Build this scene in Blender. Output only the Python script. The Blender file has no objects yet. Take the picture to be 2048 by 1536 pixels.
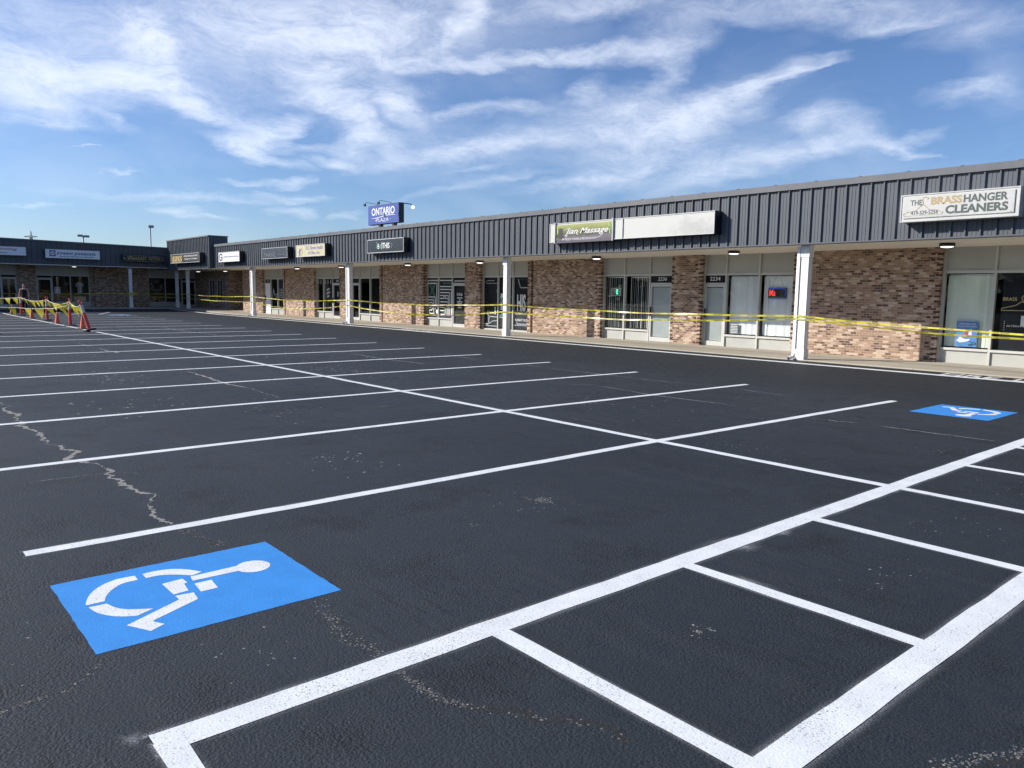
import bpy, math, random
from mathutils import Matrix, Vector
R = math.radians
rnd = random.Random(7)
scene = bpy.context.scene
col = scene.collection

# ------------------------------------------------------------------ camera
CAM = Vector((0, 0, 1.6784))
YAW, PITCH, ROLL, FPX = -0.8602, -0.1179, 0.0145, 1540.1
fwd = Vector((math.sin(YAW)*math.cos(PITCH), math.cos(YAW)*math.cos(PITCH), math.sin(PITCH)))
r0 = Vector((math.cos(YAW), -math.sin(YAW), 0)); u0 = r0.cross(fwd)
cr = r0*math.cos(ROLL)+u0*math.sin(ROLL); cu = -r0*math.sin(ROLL)+u0*math.cos(ROLL)
cd = bpy.data.cameras.new('camera'); cam = bpy.data.objects.new('camera', cd); col.objects.link(cam)
cam.matrix_world = Matrix(((cr.x, cu.x, -fwd.x, CAM.x), (cr.y, cu.y, -fwd.y, CAM.y), (cr.z, cu.z, -fwd.z, CAM.z), (0, 0, 0, 1)))
cd.sensor_width = 36; cd.lens = FPX/2048*36; cd.clip_start = .05; cd.clip_end = 6000
scene.camera = cam
def sky_dir(x, y):                       # direction (azimuth, elevation) of a point of the sky
    d = (fwd + cr*((x-1024)/FPX) - cu*((y-768)/FPX)).normalized()
    return math.atan2(d.x, d.y), math.asin(d.z)

# ------------------------------------------------------------------ light
SUN_EL, SUN_PHI = R(27.6), R(45.5)        # elevation; angle from the -X axis towards -Y
sdir = Vector((-math.cos(SUN_PHI)*math.cos(SUN_EL), -math.sin(SUN_PHI)*math.cos(SUN_EL), math.sin(SUN_EL)))
sl = bpy.data.lights.new('sun', 'SUN'); sl.energy = 4.4; sl.angle = R(.53); sl.color = (1, .945, .87)
so = bpy.data.objects.new('sun', sl); col.objects.link(so)
so.rotation_euler = sdir.to_track_quat('Z', 'Y').to_euler(); so.location = (-30, -30, 40)

world = bpy.data.worlds.new('World'); scene.world = world; world.use_nodes = True
W = world.node_tree; W.nodes.clear()
def wn(t, **k):
    n = W.nodes.new(t)
    for a, b in k.items(): setattr(n, a, b)
    return n
wl = W.links.new
def wmath(op, a, b=None, clamp=False):
    n = wn('ShaderNodeMath', operation=op, use_clamp=clamp)
    for i, v in enumerate((a, b)):
        if v is None: continue
        if isinstance(v, (int, float)): n.inputs[i].default_value = v
        else: wl(v, n.inputs[i])
    return n.outputs[0]
sky = wn('ShaderNodeTexSky', sky_type='NISHITA', sun_disc=False)
sky.sun_elevation = SUN_EL; sky.sun_rotation = math.atan2(sdir.x, sdir.y)
sky.air_density = 1.0; sky.dust_density = .6; sky.ozone_density = 2.2; sky.altitude = 300
tc = wn('ShaderNodeTexCoord'); sx = wn('ShaderNodeSeparateXYZ'); wl(tc.outputs['Generated'], sx.inputs[0])
az = wmath('ARCTAN2', sx.outputs[0], sx.outputs[1]); el = wmath('ARCSINE', sx.outputs[2])
cx = wn('ShaderNodeCombineXYZ'); wl(az, cx.inputs[0]); wl(el, cx.inputs[1])
def wnoise(scale, detail, rough, vec, sc=(1, 1, 1), dist=0.0, rot=0):
    m = wn('ShaderNodeMapping'); m.inputs['Scale'].default_value = sc; m.inputs['Rotation'].default_value = (0, 0, rot); wl(vec, m.inputs[0])
    n = wn('ShaderNodeTexNoise'); n.inputs['Scale'].default_value = scale; n.inputs['Detail'].default_value = detail
    n.inputs['Roughness'].default_value = rough; n.inputs['Distortion'].default_value = dist; wl(m.outputs[0], n.inputs['Vector']); return n
def wwarp(vec, noise, amp):
    s = wn('ShaderNodeVectorMath', operation='SUBTRACT'); wl(noise.outputs['Color'], s.inputs[0]); s.inputs[1].default_value = (.5, .5, .5)
    m = wn('ShaderNodeVectorMath', operation='MULTIPLY'); wl(s.outputs[0], m.inputs[0]); m.inputs[1].default_value = amp
    a = wn('ShaderNodeVectorMath', operation='ADD'); wl(vec, a.inputs[0]); wl(m.outputs[0], a.inputs[1]); return a.outputs[0]
v1 = wwarp(cx.outputs[0], wnoise(7, 2, .5, cx.outputs[0], (1, 2, 1)), (.10, .05, 0))
v2 = wwarp(v1, wnoise(30, 4, .55, cx.outputs[0], (1, 2.4, 1)), (.045, .02, 0))
CLOUDS = [(500,100,400,110,5,.16),(250,120,300,90,8,.15),(800,60,350,80,0,.18),(760,230,190,55,20,.3),(1000,300,250,50,-5,.2),(1350,260,250,80,-8,.2),(160,175,170,30,8,.2),(200,60,350,80,10,.5),(120,150,200,40,8,.5),(60,160,120,60,10,.6),(230,165,200,30,12,.6),(340,190,150,22,22,.6),(420,235,100,14,22,.6),(290,95,70,50,40,.7),(300,70,60,30,10,.5),(330,130,40,25,60,.5),
(560,40,200,70,12,.6),(680,70,200,50,5,.6),(800,30,200,60,0,.5),(955,25,30,50,-20,.8),(920,75,60,18,-35,.8),(740,110,80,14,20,.6),(880,128,120,12,3,.75),(1050,118,150,12,-8,.75),(1200,100,150,14,-8,.5),(1320,90,100,20,-10,.6),(1350,130,50,25,-40,.6),
(620,135,50,18,5,.85),(640,185,75,20,15,.95),(700,225,50,30,50,.9),(780,190,60,25,25,.6),(800,220,50,22,30,.7),(740,265,70,18,25,.7),(700,300,40,30,-50,.6),(660,325,40,8,10,.7),(520,270,40,40,60,.7),(560,255,60,15,-30,.7),(480,290,60,12,15,.6),(530,310,70,10,15,.6),(600,290,80,10,5,.4),
(900,225,60,10,-8,.5),(820,320,90,16,-5,.6),(950,300,100,16,-10,.6),(1100,270,140,18,-8,.5),(1010,215,70,12,-5,.5),(1250,210,160,35,-3,.65),(1300,260,140,40,-10,.7),(1160,170,40,18,-30,.5),(1420,215,120,35,-18,.7),(1500,170,100,18,-25,.75),(1580,140,90,12,-18,.65),(1640,130,50,5,-12,.4),
(1250,340,150,25,-15,.55),(1420,340,120,28,-20,.6),(1550,315,90,20,-18,.65),(1640,290,60,12,-10,.6),(1680,260,90,25,10,.5),(1780,280,80,10,10,.5),(1830,295,60,6,5,.5),(1620,240,60,18,-10,.5),(1830,265,50,10,-15,.4),
(1650,15,250,30,0,.6),(1800,40,120,15,-10,.5),(1960,60,120,30,-10,.35),(2000,160,60,50,-60,.2),(1950,165,70,14,-10,.35),(1900,180,60,14,-20,.25),(1150,20,150,20,-10,.4),(1250,10,150,20,-5,.4),(1380,40,120,25,-15,.45),
(160,290,30,3,0,.5),(590,365,28,10,-15,.8),(520,368,50,6,0,.5),(380,395,200,8,2,.4),(600,400,60,6,5,.4),(345,425,50,9,8,.6),(420,442,60,4,3,.4),(580,428,40,10,5,.5),(690,442,40,6,0,.4),(215,351,40,3,0,.4),(60,405,60,3,0,.3),(230,240,60,10,30,.45),(100,240,120,12,8,.4),(50,195,100,25,10,.5),
(900,395,100,8,-12,.3),(1000,360,80,7,-12,.35),(1150,360,120,12,-12,.35),(950,345,60,6,-12,.3)]
tot = None
for (x, y, a, b, ang, s) in CLOUDS:
    A, E = sky_dir(x, y); ca, sa = math.cos(R(ang)), math.sin(R(ang))
    A2, E2 = sky_dir(x+a*ca, y+a*sa); A3, E3 = sky_dir(x-b*sa, y+b*ca)
    la = math.hypot(A2-A, E2-E); lb = math.hypot(A3-A, E3-E); th = math.atan2(E2-E, A2-A)
    m = wn('ShaderNodeMapping', vector_type='TEXTURE')
    m.inputs['Location'].default_value = (A, E, 0); m.inputs['Rotation'].default_value = (0, 0, th); m.inputs['Scale'].default_value = (la*1.5, lb*1.7, 1)
    wl(v2, m.inputs[0])
    g = wn('ShaderNodeTexGradient', gradient_type='SPHERICAL'); wl(m.outputs[0], g.inputs[0])
    q = wmath('POWER', g.outputs['Fac'], 1.15); q = wmath('MULTIPLY', q, s*1.35)
    tot = q if tot is None else wmath('ADD', tot, q)
fib = wnoise(20, 7, .6, v1, (1, 2.6, 1), .35, R(-6)); fine = wnoise(90, 5, .6, v1, (1, 2.5, 1), .4)
veil = wnoise(5, 4, .55, v1, (1, 2.2, 1))
f1 = wmath('ADD', wmath('MULTIPLY', fib.outputs['Fac'], 1.3), wmath('MULTIPLY', fine.outputs['Fac'], .6))
f1 = wmath('SUBTRACT', f1, .37)
dens = wmath('MULTIPLY', tot, f1)
# clouds over the rest of the sky (behind the photographer) so that light and reflections are even
vr = wn('ShaderNodeMapRange'); vr.inputs['From Min'].default_value = .48; vr.inputs['From Max'].default_value = .8; vr.inputs['To Max'].default_value = .5
wl(veil.outputs['Fac'], vr.inputs['Value'])
dens = wmath('ADD', dens, wmath('MULTIPLY', vr.outputs[0], .35))
dens = wmath('SUBTRACT', 1.0, wmath('EXPONENT', wmath('MULTIPLY', wmath('MAXIMUM', dens, 0), -1.05)), True)
hz = wn('ShaderNodeMapRange'); hz.inputs['From Min'].default_value = .0; hz.inputs['From Max'].default_value = .05; wl(el, hz.inputs['Value'])
dens = wmath('MULTIPLY', dens, wmath('MULTIPLY', hz.outputs[0], .88))
mx = wn('ShaderNodeMixRGB'); wl(dens, mx.inputs['Fac']); tint = wn('ShaderNodeMixRGB', blend_type='MULTIPLY'); tint.inputs['Fac'].default_value = 1; tint.inputs['Color2'].default_value = (.60, .71, .93, 1); wl(sky.outputs[0], tint.inputs['Color1']); wl(tint.outputs[0], mx.inputs['Color1']); mx.inputs['Color2'].default_value = (7.6, 8.0, 8.9, 1)
bg = wn('ShaderNodeBackground'); wl(mx.outputs[0], bg.inputs['Color']); bg.inputs['Strength'].default_value = .1
wo = wn('ShaderNodeOutputWorld'); wl(bg.outputs[0], wo.inputs['Surface'])
scene.view_settings.view_transform = 'Standard'; scene.view_settings.look = 'None'
scene.view_settings.exposure = .55; scene.view_settings.gamma = 1

# ------------------------------------------------------------------ materials
MATS = {}
class NT:
    def __init__(s, name):
        s.m = bpy.data.materials.new(name); s.m.use_nodes = True; s.t = s.m.node_tree
        s.b = s.t.nodes['Principled BSDF']; s.out = s.t.nodes['Material Output']; MATS[name] = s.m
    def n(s, t, inp=None, **k):
        n = s.t.nodes.new(t)
        for a, b in k.items(): setattr(n, a, b)
        for a, b in (inp or {}).items():
            if hasattr(b, 'default_value') or isinstance(b, bpy.types.NodeSocket): s.t.links.new(b, n.inputs[a])
            else: n.inputs[a].default_value = b
        return n
    def l(s, a, b): s.t.links.new(a, b)
    def noise(s, scale, detail=3, rough=.5, vec=None, dist=0):
        i = {'Scale': scale, 'Detail': detail, 'Roughness': rough, 'Distortion': dist}
        if vec is not None: i['Vector'] = vec
        return s.n('ShaderNodeTexNoise', i).outputs['Fac']
    def ramp(s, fac, stops, interp='LINEAR'):
        n = s.n('ShaderNodeValToRGB', {'Fac': fac}); cr_ = n.color_ramp; cr_.interpolation = interp
        while len(cr_.elements) < len(stops): cr_.elements.new(.5)
        for e, (p, c) in zip(cr_.elements, stops):
            e.position = p; e.color = (*c, 1) if len(c) == 3 else c
        return n.outputs['Color']
    def mr(s, v, a, b, c=0., d=1.):
        return s.n('ShaderNodeMapRange', {'Value': v, 'From Min': a, 'From Max': b, 'To Min': c, 'To Max': d}).outputs[0]
    def math(s, op, a, b=0.0):
        return s.n('ShaderNodeMath', {0: a, 1: b}, operation=op).outputs[0]
    def mix(s, f, a, b, mode='MIX'):
        cv = lambda c: (*c, 1) if isinstance(c, tuple) and len(c) == 3 else c
        return s.n('ShaderNodeMixRGB', {'Fac': f, 'Color1': cv(a), 'Color2': cv(b)}, blend_type=mode).outputs[0]
    def bump(s, h, strength=.5, dist=.01):
        n = s.n('ShaderNodeBump', {'Height': h, 'Strength': strength, 'Distance': dist}); s.l(n.outputs[0], s.b.inputs['Normal']); return n
    def pos(s): return s.n('ShaderNodeNewGeometry').outputs['Position']
    def base(s, c): s.l(c, s.b.inputs['Base Color'])
def plain(name, c, rough=.5, metal=0, var=.12, scale=3.0, spec=.5, bump=0, bscale=60, emit=None):
    t = NT(name); p = t.pos()
    f = t.noise(scale, 5, .6, p); k = t.mr(f, .3, .7, 1-var, 1+var)
    t.base(t.mix(1.0, (c[0], c[1], c[2]), t.n('ShaderNodeCombineColor', {0: k, 1: k, 2: k}).outputs[0], 'MULTIPLY'))
    t.l(t.mr(t.noise(scale*4, 3, .6, p), .3, .7, max(.03, rough-.08), min(1, rough+.08)), t.b.inputs['Roughness'])
    t.b.inputs['Metallic'].default_value = metal; t.b.inputs['Specular IOR Level'].default_value = spec
    if bump: t.bump(t.noise(bscale, 4, .6, p), bump, .004)
    if emit: t.b.inputs['Emission Color'].default_value = (*c, 1); t.b.inputs['Emission Strength'].default_value = emit
    return t.m

# asphalt, freshly sealed
t = NT('asphalt'); p = t.pos()
big = t.noise(.22, 4, .55, p); mid = t.noise(1.7, 5, .62, p); mp = t.n('ShaderNodeMapping', {'Vector': p, 'Scale': (.35, 3.2, 1)}).outputs[0]
strk = t.noise(1.4, 4, .6, mp)
c = t.mix(t.mr(big, .35, .65), (.0170, .0222, .0268), (.0280, .0342, .0400))
c = t.mix(t.math('MULTIPLY', t.mr(strk, .52, .72), .35), c, (.038, .042, .048))
c = t.mix(t.math('MULTIPLY', t.mr(mid, .54, .68), .75), c, (.014, .015, .0175))
sxy = t.n('ShaderNodeSeparateXYZ', {0: t.n('ShaderNodeVectorMath', {0: p, 1: t.n('ShaderNodeCombineXYZ', {1: t.math('MULTIPLY', t.noise(.5, 3, .6, p), 2.)}).outputs[0]}, operation='ADD').outputs[0]})
lane = t.mr(sxy.outputs[1], 13.6, 15.2)      # the drive lane along the shops was sealed last
c = t.mix(t.math('MULTIPLY', lane, .75), c, (.0125, .0155, .0205))
# light stone specks where the sealer has worn off, in loose patches
vor = t.n('ShaderNodeTexVoronoi', {'Vector': p, 'Scale': 26., 'Randomness': 1.0})
sp = t.math('LESS_THAN', vor.outputs['Distance'], .11)
patch = t.mr(t.noise(.75, 3, .6, p), .60, .72); pick = t.math('GREATER_THAN', t.noise(9, 2, .5, p), .56)
spk = t.math('MULTIPLY', t.math('MULTIPLY', sp, patch), pick)
vor2 = t.n('ShaderNodeTexVoronoi', {'Vector': p, 'Scale': 5.5, 'Randomness': 1.0})
dot = t.math('MULTIPLY', t.math('LESS_THAN', vor2.outputs['Distance'], .028), t.math('GREATER_THAN', t.noise(1.1, 2, .5, p), .52))
c = t.mix(t.math('MINIMUM', t.math('ADD', t.math('MULTIPLY', spk, .8), t.math('MULTIPLY', dot, .55)), 1.0), c, (.27, .265, .25))
blot = t.math('MULTIPLY', t.mr(t.noise(7.5, 5, .7, mp), .53, .62), t.mr(t.noise(.8, 3, .6, p), .44, .58))
c = t.mix(t.math('MULTIPLY', blot, .7), c, (.013, .014, .0165))
pit = t.math('LESS_THAN', t.n('ShaderNodeTexVoronoi', {'Vector': p, 'Scale': 85.}).outputs['Distance'], t.mr(t.noise(5, 3, .6, p), .35, .65, .10, .30))
c = t.mix(t.math('MULTIPLY', pit, .8), c, (.005, .0055, .007))  # shade in the pits of the grain, painted as dark dots
glint = t.math('GREATER_THAN', t.noise(210, 1, .5, p), .655)
c = t.mix(t.math('MULTIPLY', glint, .6), c, (.11, .118, .125))  # highlights on the grain, painted into the base colour as pale dots
t.base(c)
g1 = t.noise(230, 2, .6, p); g2 = t.n('ShaderNodeTexVoronoi', {'Vector': p, 'Scale': 92., 'Randomness': 1.}, feature='SMOOTH_F1').outputs['Distance']; g3 = t.noise(55, 2, .5, p)
coarse = t.mr(mid, .4, .65, .55, 1.25)
hgt = t.math('MULTIPLY', t.math('ADD', t.math('ADD', t.math('MULTIPLY', g1, .5), t.math('MULTIPLY', g2, -1.1)), t.math('MULTIPLY', g3, .35)), coarse)
t.bump(hgt, .72, .006)
t.l(t.mr(t.noise(8, 3, .6, p), .3, .7, .6, .8), t.b.inputs['Roughness']); t.b.inputs['Specular IOR Level'].default_value = .36

def paint(name, c, wear=.60):
    t = NT(name); p = t.pos()
    g1 = t.noise(230, 2, .6, p); g2 = t.n('ShaderNodeTexVoronoi', {'Vector': p, 'Scale': 92., 'Randomness': 1.}, feature='SMOOTH_F1').outputs['Distance']
    h = t.math('ADD', t.math('MULTIPLY', g1, .5), t.math('MULTIPLY', g2, -1.1))
    pit = t.mr(t.math('ADD', t.noise(120, 3, .7, p), t.math('MULTIPLY', t.noise(3, 3, .6, p), .25)), wear+.12, wear+.2)
    k = t.mr(t.noise(5, 4, .6, p), .3, .7, .86, 1.0)
    cc = t.mix(1.0, c, t.n('ShaderNodeCombineColor', {0: k, 1: k, 2: k}).outputs[0], 'MULTIPLY')
    t.base(t.mix(t.math('MULTIPLY', pit, .85), cc, (.07, .072, .078)))
    t.bump(h, .24, .004); t.b.inputs['Roughness'].default_value = .65; t.b.inputs['Specular IOR Level'].default_value = .3
paint('white_road_paint', (.85, .87, .86)); paint('blue_road_paint', (.048, .29, .74), .66)
t = NT('crack_filler'); p = t.pos()
t.base(t.ramp(t.noise(55, 4, .7, p), [(.33, (.05, .05, .05)), (.45, (.24, .235, .22)), (.66, (.50, .49, .45))])); t.bump(t.noise(80, 4, .7, p), .9, .02); t.b.inputs['Roughness'].default_value = .9
t = NT('crack_dark'); p = t.pos()
t.base(t.ramp(t.noise(40, 4, .7, p), [(.3, (.014, .014, .015)), (.62, (.03, .03, .032)), (.75, (.13, .125, .12))])); t.bump(t.noise(70, 4, .7, p), .9, .02); t.b.inputs['Roughness'].default_value = .85

def brick(name, axis):
    t = NT(name); p = t.pos(); s = t.n('ShaderNodeSeparateXYZ', {0: p})
    v = t.n('ShaderNodeCombineXYZ', {0: s.outputs[axis], 1: s.outputs[2]}).outputs[0]
    wob = t.n('ShaderNodeTexNoise', {'Vector': p, 'Scale': 30., 'Detail': 2.})
    v = t.n('ShaderNodeVectorMath', {0: v, 1: t.n('ShaderNodeVectorMath', {0: wob.outputs['Color'], 1: (.004, .004, 0)}, operation='MULTIPLY').outputs[0]}, operation='ADD').outputs[0]
    b = t.n('ShaderNodeTexBrick', {'Vector': v, 'Color1': (0, 0, 0, 1), 'Color2': (1, 1, 1, 1), 'Mortar': (.5, .5, .5, 1), 'Scale': 1., 'Mortar Size': .008, 'Mortar Smooth': .55, 'Bias': 0., 'Brick Width': .165, 'Row Height': .066})
    tone = t.math('ADD', b.outputs['Color'], t.math('MULTIPLY', t.math('SUBTRACT', t.noise(7, 3, .6, p), .5), .3))
    cc = t.ramp(tone, [(.03, (.085, .048, .034)), (.14, (.13, .075, .052)), (.24, (.25, .150, .098)), (.52, (.33, .205, .135)), (.72, (.40, .268, .185)), (.82, (.51, .378, .275)), (1, (.59, .465, .35))])
    cc = t.mix(t.mr(t.noise(22, 4, .65, p), .45, .75, 0, .35), cc, (.44, .32, .245))
    cc = t.mix(t.math('MULTIPLY', b.outputs['Fac'], .9), cc, (.43, .355, .29)); t.base(cc)
    h = t.math('ADD', t.math('MULTIPLY', b.outputs['Fac'], -1.), t.math('MULTIPLY', t.noise(90, 3, .6, p), .35))
    t.bump(h, .7, .006); t.b.inputs['Roughness'].default_value = .88
brick('brick', 0); brick('brick_side', 1)
plain('dark_brick', (.07, .035, .03), .85, var=.4, scale=9)
t = NT('crack_stone'); p = t.pos()
t.base(t.ramp(t.noise(90, 2, .6, p), [(.35, (.06, .06, .06)), (.5, (.17, .165, .155)), (.65, (.36, .35, .32))])); t.b.inputs['Roughness'].default_value = .9
plain('fascia_metal', (.104, .113, .128), .5, var=.07, scale=.8, spec=.25)
plain('coping_metal', (.135, .14, .15), .45, var=.12, scale=1.2, spec=.3)
plain('soffit_panel', (.88, .83, .73), .7, var=.06)
plain('panel_paint', (.42, .42, .385), .5, var=.06, scale=1.5)
plain('frame_paint', (.52, .52, .485), .4, var=.06)
plain('white_trim', (.80, .80, .79), .45, var=.06, scale=5)
plain('roof_membrane', (.3, .3, .3), .9)
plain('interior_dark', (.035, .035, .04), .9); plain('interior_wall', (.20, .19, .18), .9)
plain('black_plastic', (.012, .012, .014), .4); plain('black_rubber', (.014, .014, .014), .75)
plain('black_film', (.012, .013, .017), .5, var=.3, spec=.15)
t = NT('faded_face'); p = t.pos(); s = t.n('ShaderNodeSeparateXYZ', {0: p})
k = t.math('MULTIPLY', t.mr(s.outputs[0], -15.3, -13.6), t.mr(t.math('ADD', t.noise(2.2, 5, .65, p), t.math('MULTIPLY', t.math('SUBTRACT', 3.72, s.outputs[2]), .5)), .44, .62))
t.base(t.mix(k, (.53, .53, .495), (.415, .42, .39))); t.b.inputs['Roughness'].default_value = .4
plain('sign_black', (.022, .024, .030), .28, var=.25, scale=2)
plain('sign_black_faded', (.045, .048, .058), .3, var=.3, scale=2)
plain('sign_white', (.52, .52, .49), .4, var=.03); plain('board_white', (.82, .84, .86), .4, var=.03); plain('sign_cream', (.55, .52, .33), .4, var=.06)
plain('sign_metal', (.50, .50, .49), .4)
plain('sign_blue', (.040, .075, .30), .35, var=.08); plain('letter_white', (.72, .72, .72), .5, var=.02)
plain('letter_grey', (.075, .095, .09), .5); plain('letter_gold', (.55, .42, .18), .5); plain('letter_brass', (.40, .30, .14), .5)
plain('letter_navy', (.02, .03, .20), .5); plain('letter_red', (.45, .03, .06), .5); plain('letter_green', (.03, .22, .11), .5)
plain('letter_purple', (.16, .10, .38), .5); plain('letter_black', (.015, .015, .015), .5); plain('letter_dim', (.13, .135, .145), .5)
plain('letter_silver', (.38, .40, .42), .5); plain('letter_orange', (.62, .28, .10), .5); plain('pale_green', (.18, .40, .30), .5)
plain('stain_grey', (.50, .51, .47), .5, var=.12, scale=9)
plain('tape_yellow', (.54, .48, .05), .35, var=.1, scale=6); plain('flag_yellow', (.80, .66, .02), .4, var=.08)
plain('screen_grey', (.50, .54, .54), .6, var=.08); plain('cone_orange', (.90, .15, .06), .5, var=.08, scale=8); plain('post_red', (.80, .06, .045), .45, var=.10, scale=8)
plain('reflector', (.66, .66, .63), .35, var=.12, scale=20); plain('cord', (.75, .74, .6), .6)
plain('blind_white', (.74, .77, .77), .6, var=.05); plain('blind_green', (.74, .80, .68), .6, var=.05)
plain('paper', (.72, .74, .72), .6); plain('pale_stone', (.55, .54, .5), .8); plain('tan_board', (.35, .26, .16), .7)
plain('poster_blue', (.08, .22, .52), .4, var=.2); plain('skin', (.60, .36, .26), .55); plain('hair_brown', (.06, .035, .022), .6)
plain('cloth_black', (.010, .010, .013), .85, var=.3, scale=15); plain('cloth_navy', (.014, .017, .03), .85, var=.3, scale=15)
plain('pole_steel', (.25, .26, .27), .45, .4); plain('lamp_glow', (1, .97, .9), .5, emit=1.3); plain('neon_green', (.10, .95, .50), .4, emit=1.1)
plain('led_red', (1., .05, .05), .4, emit=.75); plain('led_blue', (.06, .14, 1.), .4, emit=1.0); plain('shirt_grey', (.25, .27, .30), .8)
plain('grass_green', (.35, .55, .12), .5); plain('spool_red', (.45, .04, .06), .5)
# concrete walk with joints
t = NT('concrete'); p = t.pos()
bk = t.n('ShaderNodeTexBrick', {'Vector': p, 'Color1': (.37, .335, .265, 1), 'Color2': (.43, .39, .31, 1), 'Mortar': (.22, .20, .17, 1), 'Scale': 1., 'Mortar Size': .008, 'Mortar Smooth': .4, 'Brick Width': 1.52, 'Row Height': 1.35}, offset=0)
cc = t.mix(t.mr(t.noise(2.2, 5, .65, p), .42, .7, 0, .55), bk.outputs['Color'], (.34, .30, .24)); t.base(cc)
t.bump(t.noise(60, 4, .6, p), .3, .004); t.b.inputs['Roughness'].default_value = .85
# clear shop glass
def glass(name, tint, refl):
    t = NT(name); t.t.nodes.remove(t.b)
    tr = t.n('ShaderNodeBsdfTransparent', {'Color': (*tint, 1)}); gl = t.n('ShaderNodeBsdfGlossy', {'Roughness': .02, 'Color': (.9, .93, .95, 1)})
    fr = t.n('ShaderNodeLayerWeight', {'Blend': .5}); f = t.math('ADD', t.math('MULTIPLY', t.math('POWER', fr.outputs['Facing'], 4.), .55), refl)
    ms = t.n('ShaderNodeMixShader', {0: f}); t.l(tr.outputs[0], ms.inputs[1]); t.l(gl.outputs[0], ms.inputs[2]); t.l(ms.outputs[0], t.out.inputs[0])
glass('shop_glass', (.985, .995, .99), .015); glass('tinted_glass', (.30, .35, .36), .03)
# green banner of the massage parlour: olive at the top to grey violet at the foot (printed)
t = NT('banner_print'); p = t.pos(); s = t.n('ShaderNodeSeparateXYZ', {0: p})
hh = t.mr(s.outputs[2], 3.36, 3.98); hh = t.math('ADD', hh, t.math('MULTIPLY', t.math('SUBTRACT', t.noise(2.5, 3, .5, p), .5), .35))
t.base(t.ramp(hh, [(.0, (.075, .065, .085)), (.34, (.13, .11, .13)), (.42, (.05, .05, .03)), (.62, (.16, .16, .05)), (.85, (.26, .28, .07)), (1, (.36, .37, .13))])); t.b.inputs['Roughness'].default_value = .4

# ------------------------------------------------------------------ geometry helpers
class MB:
    def __init__(s): s.v = []; s.f = []; s.mi = []; s.cur = 0
    def face(s, pts):
        k = len(s.v); s.v += [tuple(p_) for p_ in pts]; s.f.append(tuple(range(k, k+len(pts)))); s.mi.append(s.cur)
    def add(s, vs, fs):
        k = len(s.v); s.v += [tuple(q) for q in vs]; s.f += [tuple(i+k for i in f) for f in fs]; s.mi += [s.cur]*len(fs)
    def box(s, x0, x1, y0, y1, z0, z1):
        s.add([(x0,y0,z0),(x1,y0,z0),(x1,y1,z0),(x0,y1,z0),(x0,y0,z1),(x1,y0,z1),(x1,y1,z1),(x0,y1,z1)],
              [(0,3,2,1),(4,5,6,7),(0,1,5,4),(1,2,6,5),(2,3,7,6),(3,0,4,7)])
    def tube(s, pts, rad, n=8, cap=True):
        pts = [Vector(q) for q in pts]; rs = rad if isinstance(rad, (list, tuple)) else [rad]*len(pts); rings = []
        for i, q in enumerate(pts):
            d = (pts[min(i+1, len(pts)-1)]-pts[max(i-1, 0)]).normalized()
            a = d.cross(Vector((0, 0, 1)));
            if a.length < 1e-3: a = d.cross(Vector((1, 0, 0)))
            a.normalize(); b = d.cross(a)
            rings.append([q+(a*math.cos(2*math.pi*j/n)+b*math.sin(2*math.pi*j/n))*rs[i] for j in range(n)])
        vs = [q for r_ in rings for q in r_]; fs = []
        for i in range(len(pts)-1):
            for j in range(n): fs.append((i*n+j, i*n+(j+1) % n, (i+1)*n+(j+1) % n, (i+1)*n+j))
        if cap: fs += [tuple(range(n-1, -1, -1)), tuple(range((len(pts)-1)*n, len(pts)*n))]
        s.add(vs, fs)
    def lathe(s, prof, n=16, c=(0, 0, 0)):
        vs = []; fs = []; m = len(prof)
        for j in range(n):
            a = 2*math.pi*j/n
            for (r_, z) in prof: vs.append((c[0]+r_*math.cos(a), c[1]+r_*math.sin(a), c[2]+z))
        for j in range(n):
            for i in range(m-1): fs.append((j*m+i, ((j+1) % n)*m+i, ((j+1) % n)*m+i+1, j*m+i+1))
        s.add(vs, fs)
    def poly(s, pts2, fr, d=0.0, th=0.0):            # flat shape in a wall frame, optional thickness towards the viewer
        n = len(pts2); a = [fr(u, v, d+th) for u, v in pts2]
        area = sum(pts2[i][0]*pts2[(i+1) % n][1]-pts2[(i+1) % n][0]*pts2[i][1] for i in range(n))
        if area < 0: a.reverse(); pts2 = pts2[::-1]
        s.face(a)
        if th > 0:
            b = [fr(u, v, d) for u, v in pts2]
            for i in range(n): s.face([a[i], b[i], b[(i+1) % n], a[(i+1) % n]])
    def stroke(s, pts2, w, fr, d=0.0, th=0.0, closed=False):
        pts2 = list(pts2) + ([pts2[0]] if closed else [])
        for (a, b) in zip(pts2[:-1], pts2[1:]):
            dx, dy = b[0]-a[0], b[1]-a[1]; L = math.hypot(dx, dy) or 1; ex, ey = dx/L*w*.35, dy/L*w*.35; nx, ny = -dy/L*w/2, dx/L*w/2
            s.poly([(a[0]-ex+nx, a[1]-ey+ny), (a[0]-ex-nx, a[1]-ey-ny), (b[0]+ex-nx, b[1]+ey-ny), (b[0]+ex+nx, b[1]+ey+ny)], fr, d, th)
    def build(s, name, mats, parent=None, smooth=False):
        off = Vector(WLOC.get(parent.name, (0, 0, 0))) if parent else Vector((0, 0, 0))
        me = bpy.data.meshes.new(name); me.from_pydata([tuple(Vector(q)-off) for q in s.v], [], s.f)
        for m in ([mats] if isinstance(mats, str) else mats): me.materials.append(MATS[m])
        if not isinstance(mats, str): me.polygons.foreach_set('material_index', s.mi)
        if smooth: me.polygons.foreach_set('use_smooth', [True]*len(me.polygons))
        me.update(); o = bpy.data.objects.new(name, me); col.objects.link(o)
        if parent: o.parent = parent; WLOC[o.name] = off
        return o
WLOC = {}
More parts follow.
